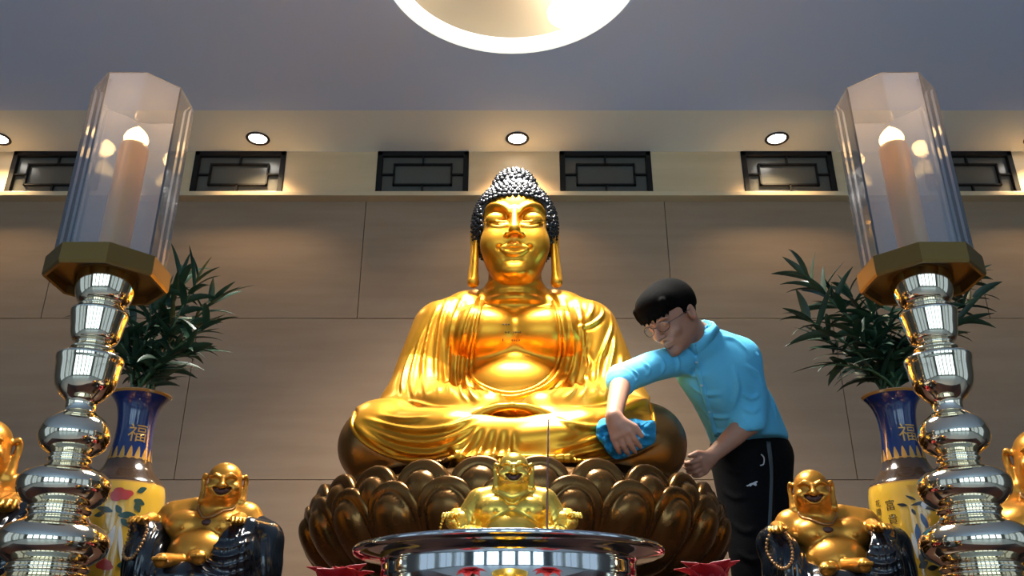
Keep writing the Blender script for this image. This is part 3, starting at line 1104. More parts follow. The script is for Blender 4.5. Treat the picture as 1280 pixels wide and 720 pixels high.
# ======================= burner bowl, incense =======================
by = 1.69
bc = (-.006, by, TZ)
bowl = thing('incense_burner', bc, 'wide polished steel incense bowl at the front of the altar', 'incense burner')
zr = by * math.tan(PITCH + math.atan((360 - 690) / FPX)) - TZ
rr = 193 * (by * CP + (zr + TZ) * SP) / FPX
rb = rr * .815
MB().lathe(bc, [(.10, 0), (.12, 0), (.125, .012), (.115, .03), (.10, .045), (.11, .06), (.15, .10), (rb - .055, zr - .16), (rb - .034, zr - .125), (rb - .018, zr - .095), (rb - .009, zr - .076), (rb - .0042, zr - .064), (rb - .0013, zr - .055), (rb - .0002, zr - .050), (rb, zr - .047), (rb, zr - .040), (rb, zr - .032), (rb, zr - .024), (rb + .004, zr - .018), (rr - .012, zr - .012), (rr - .002, zr - .009), (rr, zr - .004), (rr - .001, zr),
               (rr - .006, zr + .001), (rb + .01, zr - .006), (rb - .008, zr - .016), (rb - .026, zr - .075), (rb - .08, zr - .13), (.02, .15)], 128).obj('bowl_body', STEEL, bowl)
ash = mat('incense_ash', (.32, .29, .25), .95, bump=(60, .5))
MB().lathe(bc, [(rb - .034, zr - .078), (.15, zr - .066), (.001, zr - .06)], 64, caps=False).obj('ash', ash, bowl)
s0 = at(683.5, 672, by + .02); s1 = at(685.5, 524, by + .02)
s0 = s1 + (s0 - s1) * 1.45
stick_m = mat('incense_stick', (.13, .05, .035), .8)
pz = s0
sk = thing('incense_stick', pz, 'thin brown incense stick standing in the steel burner bowl', 'incense stick')
MB().tube([s0, s0 + (s1 - s0) * .25, s1], [.0010, .0013], n=6).obj('bamboo_core', stick_m, sk)
MB().tube([s0 + (s1 - s0) * .22, s0 + (s1 - s0) * .6, s1], [.0019, .0019, .0017], n=8).obj('incense_paste', mat('incense_paste', (.17, .075, .055), .9), sk)
# ======================= porcelain vases =======================
VY = 2.70
zv = lambda py: VY * math.tan(PITCH + math.atan((360 - py) / FPX))
vw = lambda w, py: w * (VY * CP + zv(py) * SP) / FPX


def banded(name, bands, rough):
    """glaze colours by height on the vase: bands = [(z, colour), ...] upward from the foot"""
    m = bpy.data.materials.new(name); m.use_nodes = True
    nt = m.node_tree; b = nt.nodes['Principled BSDF']
    b.inputs['Roughness'].default_value = rough
    b.inputs['Coat Weight'].default_value = .6; b.inputs['Coat Roughness'].default_value = .05
    tc = nt.nodes.new('ShaderNodeTexCoord'); sx = nt.nodes.new('ShaderNodeSeparateXYZ')
    cr = nt.nodes.new('ShaderNodeValToRGB'); cr.color_ramp.interpolation = 'CONSTANT'
    el = cr.color_ramp.elements
    el[0].position = 0; el[0].color = (*bands[0][1], 1)
    el[1].position = bands[1][0]; el[1].color = (*bands[1][1], 1)
    for z, col in bands[2:]:
        e = el.new(z); e.color = (*col, 1)
    nt.links.new(tc.outputs['Object'], sx.inputs[0]); nt.links.new(sx.outputs[2], cr.inputs[0])
    nt.links.new(cr.outputs[0], b.inputs['Base Color'])
    return m


YEL, BRN, COB, GLD = (.62, .36, .035), (.055, .030, .016), (.008, .022, .105), (.45, .22, .05)
zb = lambda py: zv(py)
vase_m = banded('vase_glaze', [(0, COB), (.03, GLD), (.04, YEL), (zb(611), GLD), (zb(609.5), BRN), (zb(578), GLD), (zb(576), COB), (zb(498), GLD), (zb(496), COB)], .18)
gold_paint = mat('vase_gold_paint', (.60, .32, .07), .3, .5)
ink_paint = mat('vase_ink', (.012, .010, .010), .3)
red_paint = mat('vase_red_paint', (.42, .035, .025), .3)
blue_paint = mat('vase_blue_paint', (.02, .07, .20), .3)
green_paint = mat('vase_green_paint', (.012, .05, .04), .3)
white_paint = mat('vase_white_paint', (.65, .66, .62), .3)
VPROF = [(34, 846), (36, 838), (34, 826), (36, 810), (42, 780), (47, 745), (50, 700), (51, 660), (50, 625), (48, 612), (46, 606), (40, 599), (32, 590), (27, 580), (24.5, 570), (22.5, 552), (22, 536), (23.5, 520), (27, 508), (33, 499), (37, 495)]
vpts = catmull(np.array([(vw(w, p), max(zv(p), 0)) for w, p in VPROF]), 4)


def vase_r(z):
    return float(np.interp(z, vpts[:, 1], vpts[:, 0]))


def glyph(ch, size):
    c = bpy.data.curves.new('glyph', 'FONT'); c.body = ch; c.size = size; c.align_x = 'CENTER'; c.resolution_u = 3
    o = bpy.data.objects.new('glyph', c); COL.objects.link(o)
    dg = bpy.context.evaluated_depsgraph_get()
    me = bpy.data.meshes.new_from_object(o.evaluated_get(dg))
    bm = bmesh.new(); bm.from_mesh(me)
    bmesh.ops.triangulate(bm, faces=bm.faces)
    bmesh.ops.subdivide_edges(bm, edges=[e for e in bm.edges if e.calc_length() > size * .12], cuts=1)
    V = np.array([v.co[:] for v in bm.verts]); bm.verts.index_update()
    F_ = [[v.index for v in f.verts] for f in bm.faces]
    bm.free(); bpy.data.objects.remove(o); bpy.data.curves.remove(c); bpy.data.meshes.remove(me)
    return V, F_


def wrap(base, uv, lift=.0012):
    """(arc length from the front, height) -> the vase's wall"""
    out = []
    for u, z in uv:
        r = vase_r(z) + lift
        a = -math.pi / 2 + u / r
        out.append((base[0] + r * math.cos(a), base[1] + r * math.sin(a), base[2] + z))
    return out


def blob(base, mb, pts, m=0):
    """filled painted shape: fan of rings so that it follows the curved wall"""
    P = catmull(np.array(pts, float), 4, closed=True)
    c = P.mean(0); n = len(P)
    rings = [c + (P - c) * t for t in (1, .6, .25)]
    V = wrap(base, np.vstack(rings)); V += wrap(base, [c])
    Fc = []
    for k in range(2):
        for j in range(n):
            Fc.append((k * n + j, k * n + (j + 1) % n, (k + 1) * n + (j + 1) % n, (k + 1) * n + j))
    Fc += [(2 * n + j, 2 * n + (j + 1) % n, 3 * n) for j in range(n)]
    mb.add(V, Fc, m)


def leafshape(c, ang, L, w):
    ca, sa = math.cos(ang), math.sin(ang)
    return [(c[0] + ca * a * L - sa * b * w, c[1] + sa * a * L + ca * b * w) for a, b in ((0, 0), (.3, .8), (.6, .9), (1, 0), (.6, -.8), (.3, -.9))]


def vase(px, lb):
    base = (at(px, 560, VY)[0], VY, 0)
    root = thing('porcelain_vase', base, lb, 'vase')
    inner = [(r - .008, z) for r, z in vpts[::-1]]
    inner = [(max(r, .004), max(z, .015)) for r, z in inner]
    prof = [(.03, 0)] + [tuple(p) for p in vpts] + [(vpts[-1][0] - .004, vpts[-1][1] + .002)] + inner
    MB().lathe(base, prof, 64).obj('vase_body', vase_m, root)
    return root, base


vl, bl = vase(165, 'left yellow and blue porcelain vase painted with a red peony, holding bamboo')
vr, br = vase(1127, 'right yellow and blue porcelain vase with black Chinese writing, holding bamboo')


def facing(base, px, py):
    """arc position on the vase under a survey point"""
    z = zv(py)
    phi = math.atan2(-base[0], base[1])              # the side turned to the visitor
    r = vase_r(z)
    pc = 640 + base[0] * FPX / (base[1] * CP + z * SP)
    x = (px - pc) * (VY * CP + z * SP) / FPX * math.cos(phi)
    return ((math.asin(max(-.98, min(.98, x / r))) + phi) * r, z)


for root, base, cx in ((vl, bl, 172), (vr, br, 1136)):
    u, z = facing(base, cx, 546)
    V, Fc = glyph('福', .060)
    V[:, 1] -= .022
    mesh_obj('gold_character', wrap(base, V[:, :2] + np.array([u, z])), Fc, gold_paint, root)
    mb = MB()
    for k in range(18):
        uu = (k - 9) / 18 * 2 * math.pi * vase_r(zv(578))
        blob(base, mb, [(uu - .008, zv(575)), (uu, zv(562)), (uu + .008, zv(575)), (uu, zv(578))])
    mb.obj('painted_gold_collar', gold_paint, root)

# left: peony with leaves
mb = MB()
u, z = facing(bl, 149, 627)
for k in range(9):
    a = k * 2.4
    rr = .006 + .002 * k
    blob(bl, mb, [(u + rr * math.cos(a) + .012 * math.cos(t) * 1.3, z + rr * .6 * math.sin(a) + .010 * math.sin(t)) for t in np.linspace(0, 5.2, 6)])
mb.obj('painted_peony', red_paint, vl)
mb = MB()
u2, z2 = facing(bl, 130, 712)
for k in range(7):
    a = k * 2.4; rr = .004 + .002 * k
    blob(bl, mb, [(u2 + rr * math.cos(a) + .012 * math.cos(t), z2 + rr * .6 * math.sin(a) + .009 * math.sin(t)) for t in np.linspace(0, 5.2, 6)])
mb.obj('painted_peony', red_paint, vl)
mb = MB()
for (px, py, ang, L, w) in ((166, 632, -.3, .035, .010), (170, 622, .5, .03, .009), (168, 636, -1.0, .03, .010), (140, 648, 2.9, .05, .009), (146, 652, .1, .05, .010), (150, 656, -.7, .035, .009), (150, 650, 2.2, .03, .009), (155, 706, .4, .04, .012), (145, 712, .2, .05, .012), (130, 650, 3.4, .03, .008)):
    blob(bl, mb, leafshape(facing(bl, px, py), ang, L, w))
mb.obj('painted_leaves', green_paint, vl)
mb = MB()
for (px, py, ang, L, w) in ((143, 664, -1.7, .09, .008), (149, 664, -1.4, .10, .007), (138, 672, -1.9, .07, .006)):
    blob(bl, mb, leafshape(facing(bl, px, py), ang, L, w))
mb.obj('painted_rock', white_paint, vl)
# right: writing, seal and a blue bird on a branch
mb = MB()
for i, ch in enumerate('富貴如意'):
    u, z = facing(br, 1114 + i * 3.4, 637 + i * 17.5)
    V, Fc = glyph(ch, .033); V[:, 1] -= .012
    mb.add(wrap(br, V[:, :2] + np.array([u, z])), Fc)
for i, ch in enumerate('花開春日'):
    u, z = facing(br, 1098 + i * 1.2, 632 + i * 10.5)
    V, Fc = glyph(ch, .023); V[:, 1] -= .009
    mb.add(wrap(br, V[:, :2] + np.array([u, z])), Fc)
mb.obj('ink_writing', ink_paint, vr)
for nm, pm, els in (('painted_branch', ink_paint, ((1140, 640, .2, .05, .005), (1146, 634, 2.6, .03, .004), (1150, 640, -.4, .05, .005), (1141, 644, -1.2, .02, .005), (1136, 640, 2.9, .03, .005))),
                    ('painted_grass', ink_paint, ((1150, 715, .6, .03, .01), (1142, 712, 2.4, .025, .009), (1152, 708, 1.2, .03, .009), (1160, 716, .1, .03, .008))),
                    ('painted_bird', blue_paint, ((1147, 662, -1.6, .07, .009), (1152, 650, -1.3, .05, .008), (1150, 672, -1.7, .05, .006))),
                    ('painted_rock', white_paint, ((1141, 672, -1.5, .075, .006), (1158, 676, -1.5, .06, .006))),
                    ('painted_blossom', white_paint, ((1152, 640, 0, .02, .012),))):
    mb = MB()
    for (px, py, ang, L, w) in els:
        blob(br, mb, leafshape(facing(br, px, py), ang, L, w))
    mb.obj(nm, pm, vr)
mb = MB()
u, z = facing(br, 1141, 619)
mb = MB(); V, Fc = glyph('囍', .026); V[:, 1] -= .01
mb.add(wrap(br, V[:, :2] + np.array([u, z])), Fc)
mb.obj('painted_seal', gold_paint, vr)

# ======================= bamboo stalks in the vases =======================
leaf_m = mat('bamboo_leaf', (.010, .034, .018), .45, noise=(14, (.017, .050, .022), (1, 1, 1)))
stalk_m = mat('bamboo_stalk', (.05, .10, .035), .45)


def leaf(mb, p, d, L, w, droop, rr):
    """one lance-shaped leaf with a folded midrib"""
    d = np.array(d) / np.linalg.norm(d)
    side = np.cross(d, [0, 0, 1.0]); side /= np.linalg.norm(side) + 1e-9
    roll = rr.uniform(-.9, .9)
    upn = np.cross(side, d)
    side = side * math.cos(roll) + upn * math.sin(roll)
    n = 7
    V, Fc = [], []
    q = np.array(p, float); dd = d.copy()
    for i in range(n):
        t = i / (n - 1)
        wd = w * (math.sin(math.pi * min(1, t * .9 + .1) ** .75) ** .8) * (1 if t < 1 else 0) + .0006
        nn = np.cross(side, dd)
        V += [q - side * wd + nn * wd * .35, q, q + side * wd + nn * wd * .35]
        q = q + dd * L / (n - 1)
        dd = dd + np.array([0, 0, -droop / (n - 1)]); dd /= np.linalg.norm(dd)
    for i in range(n - 1):
        a = 3 * i
        Fc += [(a, a + 1, a + 4, a + 3), (a + 1, a + 2, a + 5, a + 4)]
    mb.add(V, Fc)


def bamboo(base, tips, lb, seed):
    plant = thing('bamboo_plant', (base[0], base[1], .017), lb, 'plant')
    rr = random.Random(seed)
    zm = zv(496)
    for i, (px, py, dy) in enumerate(tips):
        tip = at(px, py, VY + dy)
        a = 2 * math.pi * i / len(tips)
        # stalks rise together through the neck and fan out above it
        ra = .028
        foot = np.array([base[0] + ra * .9 * math.cos(a), base[1] + ra * .9 * math.sin(a), .017])
        neck = np.array([base[0] + ra * .75 * math.cos(a), base[1] + ra * .75 * math.sin(a), zm - .06])
        mouth = np.array([base[0] + ra * math.cos(a) + (tip[0] - base[0]) * .03, base[1] + ra * math.sin(a), zm + .015])
        mid = mouth * .5 + tip * .5 + np.array([-(tip[0] - base[0]) * .12, 0, .02])
        P = catmull([foot, neck, mouth, mid, tip], 8)
        mb = MB()
        rad = [.0055, .0055, .0052, .0045, .0022]
        mb.tube(P, rad, n=8)
        s_ = np.concatenate([[0], np.cumsum(np.linalg.norm(np.diff(P, axis=0), axis=1))])
        L = s_[-1]
        zz = [np.array([np.interp(t * L, s_, P[:, k]) for k in range(3)]) for t in np.linspace(.02, .97, 18)]
        for q in zz:
            mb.sphere(q, (.0066, .0066, .003), u=8, v=4)
        st = mb.obj('stalk', stalk_m, plant)
        lm = MB()
        Lv = np.linalg.norm(tip - mouth)
        nl = int(17 + Lv * 16)
        for k in range(nl):
            t = .08 + .92 * (k / (nl - 1)) ** .8
            s0 = L - Lv * 1.02
            pt_ = np.array([np.interp(s0 + t * (L - s0), s_, P[:, j]) for j in range(3)])
            tg = np.array([np.interp(min(L, s0 + t * (L - s0) + .01), s_, P[:, j]) for j in range(3)]) - pt_
            if np.linalg.norm(tg) < 1e-6:
                tg = P[-1] - P[-3]
            tg = tg / np.linalg.norm(tg)
            an = k * 2.4 + rr.uniform(-.4, .4)
            sd = np.array([math.cos(an), math.sin(an) * .8, rr.uniform(-.1, .5)])
            d = tg * (.75 if t > .85 else .45) + sd * (.55 if t > .9 else .9)
            leaf(lm, pt_, d, rr.uniform(.085, .15), rr.uniform(.0085, .0135), rr.uniform(.3, 1.3), rr)
        leaf(lm, P[-1] - .01 * tg, tg, rr.uniform(.09, .12), .011, .3, rr)
        lm.obj('foliage', leaf_m, st)


bamboo(bl, [(228, 345, .03), (247, 350, -.03), (268, 375, .02), (256, 408, -.08), (208, 372, .08), (190, 385, -.06), (165, 400, .05), (140, 415, -.05), (238, 440, -.12), (120, 400, .06), (185, 430, .1)],
       'leafy dark green bamboo plant standing in the left vase', 21)
bamboo(br, [(1008, 345, .03), (1028, 365, -.04), (1062, 368, .02), (1010, 400, -.08), (1030, 425, .05), (1090, 390, -.06), (1120, 375, .06), (1150, 400, -.02), (1222, 370, .03), (1216, 345, .06), (1196, 405, -.05), (1045, 455, -.1), (1100, 430, .1), (1070, 420, -.12)],
       'leafy dark green bamboo plant spreading from the right vase', 33)
# ======================= laughing monks =======================
LGOLD = mat('aged_gilding', (.62, .27, .035), .30, .75, rnoise=(25, .22, .42))
BGOLD = mat('bright_gilding', (.95, .62, .10), .27, .85)
ROBE = mat('black_glazed_robe', (.005, .008, .012), .16, Coat_Weight=.35)
MOUTH = mat('dark_mouth', (.05, .012, .008), .5)
BEADM = mat('brown_gilt_beads', (.34, .17, .06), .28, .5)
PLINTH = mat('dark_plinth_wood', (.03, .014, .01), .35)


def laughing(name, pos, plinth, s, rz, turn, tilt, lb, golden=False, detail=1.0, hx=0.0):
    """seated, big-bellied and laughing; authored facing -y at unit size, then turned and placed"""
    root = thing(name, (pos[0], pos[1], pos[2]), lb, 'statue')
    h = .0036 / detail
    place = lambda V: xform(V, R(rz), s, (pos[0], pos[1], pos[2] + plinth))
    skin_m, robe_m = (BGOLD, BGOLD) if golden else (LGOLD, ROBE)
    # head frame
    Hm = np.array((Matrix.Rotation(R(turn), 3, 'Z') @ Matrix.Rotation(R(tilt), 3, 'X')).to_3x3())
    hc = np.array([.006 + hx, -.040, .366])
    hp = lambda x, y, z: hc + Hm @ np.array([x, y, z])
    f = Field((-.27, -.28, 0), (.27, .15, .46), h)
    f.ell((0, .0, .15), (.125, .10, .15), .02)
    for q in (-1, 1):
        f.ell((q * .058, -.062, .225), (.066, .048, .050), .014)
        f.ell((q * .058 , -.108, .214), (.006, .006, .006), .006)
        f.chain([(q * .05, .0, .285), (q * .115, .0, .262), (q * .150, .0, .215)], [.045, .056, .050], .03)
    f.ell((0, -.062, .135), (.105, .092, .085), .012)
    f.ell((0, -.156, .138), (.006, .008, .006), .006, op='cut')
    f.chain([(hx * .5, .0, .27), hc + [0, .0, -.03]], [.055, .05], .02)
    f.ell((hx * .8, -.03, .315), (.058, .048, .022), .01)
    # head
    f.ell(hp(0, .004, .018), (.056, .062, .056), .01, rot=Hm)
    f.ell(hp(0, -.010, -.020), (.056, .050, .042), .02, rot=Hm)
    f.ell(hp(0, -.036, -.040), (.030, .020, .017), .012, rot=Hm)
    for q in (-1, 1):
        f.ell(hp(q * .034, -.040, -.012), (.021, .018, .019), .008, rot=Hm)
        f.chain([hp(q * .010, -.060, .020), hp(q * .026, -.058, .029), hp(q * .046, -.044, .020)], [.0045, .0065, .004], .006)
        f.chain([hp(q * .012, -.064, .008), hp(q * .026, -.062, .014), hp(q * .043, -.050, .006)], [.0026, .0032, .0024], .002, op='cut')
        f.ell(hp(q * .010, -.064, -.008), (.008, .009, .007), .004, rot=Hm)
        f.chain([hp(q * .018, -.066, -.010), hp(q * .030, -.060, -.022), hp(q * .031, -.052, -.036)], [.0018, .0026, .002], .003, op='cut')
        # long ears, heavy lobes
        f.chain([hp(q * .057, .000, .022), hp(q * .066, .008, .030), hp(q * .069, .014, .012), hp(q * .066, .008, -.016), hp(q * .066, .002, -.040), hp(q * .064, -.004, -.054)], [.006, .0075, .008, .009, .011, .0135], .006, smooth=3)
        f.ell(hp(q * .073, .001, .008), (.004, .007, .012), .004, rot=Hm, op='cut')
    f.chain([hp(0, -.060, .018), hp(0, -.070, -.002), hp(0, -.073, -.008)], [.007, .009, .0115], .006)
    mo = [hp(-.030, -.050, -.013), hp(-.016, -.060, -.023), hp(0, -.064, -.027), hp(.016, -.060, -.023), hp(.030, -.050, -.013)]
    f.chain(mo, [.004, .0105, .013, .0105, .004], .003, op='cut')
    f.chain([p + Hm @ np.array([0, -.002, -.0145]) * (1 if i not in (0, 4) else .4) for i, p in enumerate(mo)], [.003, .0042, .0048, .0042, .003], .003)
    # hands on the knees, five fingers each; feet
    hands = [(-.185, -.115, .235, -20), (.125, -.150, .232, 15)] if not golden else [(-.215, -.075, .205, -20), (.215, -.075, .205, 20)]
    for (x, y, z, aa) in hands:
        q = 1 if x > 0 else -1
        c, n = math.cos(R(aa)), math.sin(R(aa))
        fw = np.array([n, -c, 0]); sd = np.array([c, n, 0])
        b = np.array([x, y, z])
        f.ell(b, (.024, .024, .013), .006)
        f.chain([b - fw * .015, b - fw * .06 + np.array([q * .01, 0, .012])], [.017, .024], .012)
        for k, (o_, L) in enumerate(((-.018, .028), (-.006, .034), (.006, .033), (.018, .027))):
            p0 = b + sd * o_ + fw * .014
            f.chain([p0, p0 + fw * L * .6 + [0, 0, .002], p0 + fw * L + [0, 0, -.012]], [.0066, .0062, .0052], .0015)
        p0 = b - q * sd * .02
        f.chain([p0, p0 - q * sd * .012 + fw * .016, p0 - q * sd * .014 + fw * .032 - [0, 0, .006]], [.0078, .007, .0058], .003)
    for (x, z, q) in ((-.072, .098, -1), (.040, .108, 1)):
        f.chain([(x - q * .035, -.150, z + .008), (x - q * .008, -.195, z + .004), (x, -.222, z)], [.021, .022, .023], .008)
        for k in range(5):
            f.ell((x + (k - 2) * .0092, -.246 + .003 * abs(k - 2), z + .003), (.0056 if k != (3.5 - .5 * q) else .0075, .011, .0078), .002)
    V, Q = f.mesh(1)
    mesh_obj('body', place(V), Q, skin_m, root)
    # mouth and teeth
    mb = MB()
    mb.tube([p + Hm @ np.array([0, .008, 0]) for p in mo], [.004, .0105, .013, .0105, .004], n=8)
    mb.V = [tuple(v) for v in place(np.array(mb.V))]
    mb.obj('mouth', MOUTH, root)
    mb = MB()
    mb.tube([p + Hm @ np.array([0, .002, .0052]) for p in mo[1:4]], .0034, n=6)
    mb.V = [tuple(v) for v in place(np.array(mb.V))]
    mb.obj('teeth', skin_m, root)
    # robe: open on the chest, over arms, back and lap
    g = Field((-.28, -.25, 0), (.28, .17, .34), h)
    g.ell((0, .045, .14), (.165, .085, .155), .02)
    g.ell((0, -.07, .055), (.205, .135, .070), .02)
    if golden:
        for q in (-1, 1):
            g.chain([(q * .135, .005, .235), (q * .17, -.01, .19), (q * .205, -.045, .190)], [.052, .046, .034], .03)
            g.ell((q * .14, -.08, .085), (.085, .12, .085), .03)
    else:
        g.chain([(-.148, .005, .215), (-.185, -.02, .20), (-.192, -.075, .215)], [.056, .058, .040], .03)
        g.ell((-.165, -.055, .11), (.072, .115, .118), .03)
        g.chain([(.150, .005, .222), (.190, -.02, .195), (.150, -.095, .213)], [.056, .060, .040], .03)
        g.ell((.110, -.090, .125), (.088, .105, .108), .02)
        g.ell((.205, -.01, .11), (.05, .09, .12), .03)
    g.chain([(-.13, -.10, .118), (0, -.155, .075), (.08, -.15, .09)], [.022, .024, .02], .02)
    # the chest and belly stay bare
    g.ell((0, -.10, .19), (.105, .105, .112), .012, op='cut')
    g.rbox((0, 0, -.05), (.5, .5, .054), .002, .0, op='cut')
    V, Q = g.mesh(1)
    N = normals(V, Q)
    rr = random.Random(int(pos[0] * 100) + 3)
    bv = BVHTree.FromPolygons([tuple(v) for v in V], [tuple(q) for q in Q.tolist()])
    for q in (-1, 1):
        for k in range(7):
            x0 = q * (.10 + .018 * k)
            P = []
            for t in np.linspace(0, 1, 9):
                o_ = Vector((x0 + q * .012 * math.sin(t * 2.5 + k), -.4, .235 - .20 * t - .01 * k))
                hit = bv.ray_cast(o_, Vector((0, 1, 0)))
                if hit[0] is not None:
                    P.append(np.array(hit[0]))
            if len(P) > 3:
                V = ridge(V, N, np.array(P), .006, .0055)
    for k in range(5):
        P = []
        for t in np.linspace(0, 1, 12):
            x = .03 + .15 * t
            hit = bv.ray_cast(Vector((x, -.4, .20 - .028 * k - .03 * math.sin(math.pi * t))), Vector((0, 1, 0)))
            if hit[0] is not None:
                P.append(np.array(hit[0]))
        if len(P) > 3:
            V = ridge(V, N, np.array(P), .006, .005)
    mesh_obj('robe', place(V), Q, robe_m, root)
    # necklace with pendant
    mb = MB()
    nk = [(hx * .7 + .055 * math.sin(a), -.02 - .070 * math.cos(a) * (.5 + .5 * math.cos(a)) - .012, .300 - .050 * (math.cos(a) * .5 + .5)) for a in np.linspace(-2.0, 2.0, 25)]
    fb = BVHTree.FromPolygons([tuple(v) for v in f.mesh(0)[0]], [tuple(q) for q in f.mesh(0)[1].tolist()])
    pts = []
    for p in nk:
        loc, nn, _, _ = fb.find_nearest(Vector(p))
        pts.append(np.array(loc) + np.array(nn) * .003)
    mb.tube(pts, .0042, n=8)
    mb.V = [tuple(v) for v in place(np.array(mb.V))]
    nb_ = mb.obj('necklace', skin_m if golden else BEADM, root)
    mb = MB()
    hit = fb.ray_cast(Vector((hx * .5, -.4, .232)), Vector((0, 1, 0)))
    if hit[0] is not None:
        mb.sphere(np.array(hit[0]) + [0, -.001, 0], (.019, .006, .010), u=16, v=10)
        mb.V = [tuple(v) for v in place(np.array(mb.V))]
        mb.obj('pendant', MOUTH if not golden else skin_m, nb_)
    # string of prayer beads hanging from one hand
    hb0 = hands[0]
    mb = MB()
    rbv = BVHTree.FromPolygons([tuple(v) for v in V], [tuple(q) for q in Q.tolist()])
    L = 34
    for k in range(L):
        a = 2 * math.pi * k / L
        p = Vector((hb0[0] - .004 + .034 * math.sin(a), -.4, hb0[2] - .062 + .066 * math.cos(a)))
        hit = rbv.ray_cast(p, Vector((0, 1, 0)))
        y = hit[0].y - .006 if hit[0] is not None else hb0[1] - .02
        y = min(y, hb0[1] - .018 if math.cos(a) > .6 else y)
        mb.sphere((p.x, y, p.z), .0056, u=10, v=6)
    mb.V = [tuple(v) for v in place(np.array(mb.V))]
    mb.obj('prayer_beads', BEADM if not golden else skin_m, root)
    # plinth under the statue
    if plinth > 0:
        pb = MB()
        for z0, z1, w, d in ((0, plinth * .3, .23, .165), (plinth * .3, plinth * .8, .21, .15), (plinth * .8, plinth + .002 * s, .225, .16)):
            pb.box((-w * s, -d * s * .85 - .045 * s, z0), (w * s, d * s * .85 - .045 * s, z1), bev=.002)
        pb.V = [tuple(v) for v in xform(np.array(pb.V), R(rz), 1, pos)]
        pb.obj('plinth', PLINTH, root, smooth=False)
    return root


laughing('laughing_buddha', (-.850, 2.52, 0), .192, .84, 4, 8, 7, 'black robed laughing gold statue seated right of the left vase', hx=.035)
laughing('laughing_buddha', (.885, 2.52, 0), .172, .84, -6, -8, 7, 'black robed laughing gold statue seated between the standing man and right vase', hx=-.05)
laughing('laughing_buddha', (-1.415, 2.34, 0), .117, 1.18, 8, 8, 4, 'larger laughing gold statue mostly cut off by the left photo edge')
laughing('laughing_buddha', (1.400, 2.34, 0), .089, 1.18, -12, -8, 4, 'larger laughing gold statue mostly cut off by the right photo edge')
laughing('golden_laughing_buddha', (0, 2.15, 0), .214, .66, 0, 0, 4, 'small all gold laughing statue directly behind the steel burner bowl', golden=True, detail=1.25)
# ======================= the man wiping the statue =======================
SKIN = mat('skin', (.40, .205, .135), .5, Subsurface_Weight=.08, Subsurface_Scale=.01)
SHIRT = mat('blue_shirt_cloth', (.12, .58, .90), .75, bump=(160, .08))
TROUS = mat('black_trouser_cloth', (.0035, .0035, .0045), .9, bump=(120, .12), Specular_IOR_Level=.15)
HAIR = mat('black_hair', (.0022, .002, .002), .9, bump=(90, .15), Specular_IOR_Level=.05)
FADE = mat('short_hair_fade', (.022, .016, .015), .9, Specular_IOR_Level=.2)

man = thing('person', (.93, 3.5, 0), 'man in blue shirt and black trousers leaning over to wipe the statue with a cloth', 'person')


def surf(px, py, lift=0.0):
    d = ray(px, py); d = d / np.linalg.norm(d)
    h = statue_bvh.ray_cast(Vector((0, 0, 0)), Vector(d))
    p = np.array(h[0]) if h[0] is not None else at(px, py, 2.95)
    return p - d * lift


# head frame: looks down and to the left of the picture
HS = 1.10
F_ = np.array([-.66, -.44, -.60]); F_ /= np.linalg.norm(F_)
U_ = np.array([-.40, -.30, .87]); U_ -= F_ * U_.dot(F_); U_ /= np.linalg.norm(U_)
R_ = np.cross(F_, U_)                                  # the person's right is -R_ side in the picture
HM = np.stack([R_, F_, U_], 1)
HC = at(840, 398, 2.98)
hp = lambda a, b, c: HC + HM @ (HS * np.array([a, b, c]))

sR, eR = at(848, 450, 3.10), at(777, 474, 2.90)
wR = surf(767, 521, .105)
sL, eL = at(925, 448, 3.24), at(937, 527, 3.25)
wL = at(890, 570, 3.24)
NECK = at(872, 421, 3.10)
CH, MID, HIP = at(893, 460, 3.20), at(922, 510, 3.36), at(940, 556, 3.50)
KA, AA = at(940, 690, 3.45), np.array([at(950, 760, 3.45)[0], 3.50, .09])
KB, AB = at(957, 690, 3.57), np.array([at(965, 760, 3.57)[0], 3.62, .09])


def hand(f, wrist, fw, sd, palm_len=.085, curl=.5, fan=.0, thumb=1):
    """palm, four unequal bent fingers and a thumb; fw along the hand, sd towards the thumb"""
    fw = fw / np.linalg.norm(fw); sd = sd - fw * sd.dot(fw); sd /= np.linalg.norm(sd)
    dn = np.cross(fw, sd) * thumb                      # towards the palm side
    kn = wrist + fw * palm_len
    f.chain([wrist, wrist + fw * .03], [.023, .024], .01)
    for o_ in (-.026, -.009, .009, .026):
        f.chain([wrist + fw * .015 + sd * o_ * .6, kn + sd * o_], [.015, .0125], .012)
    for k, (o_, L) in enumerate(((.028, .072), (.0095, .080), (-.0095, .074), (-.028, .058))):
        d1 = fw + sd * (o_ / .028 * fan); d1 /= np.linalg.norm(d1)
        p0 = kn + sd * o_
        p1 = p0 + (d1 * math.cos(curl * .6) + dn * math.sin(curl * .6)) * L * .45
        p2 = p1 + (d1 * math.cos(curl * 1.5) + dn * math.sin(curl * 1.5)) * L * .32
        p3 = p2 + (d1 * math.cos(curl * 2.3) + dn * math.sin(curl * 2.3)) * L * .26
        f.chain([p0, p1, p2, p3], [.0105, .0095, .0085, .0072], .003)
    t0 = wrist + fw * .028 + sd * .022
    t1 = t0 + fw * .030 + sd * .026 + dn * .008
    t2 = t1 + fw * .030 + sd * .006 + dn * .012
    f.chain([t0, t1, t2], [.015, .0115, .0085], .006)


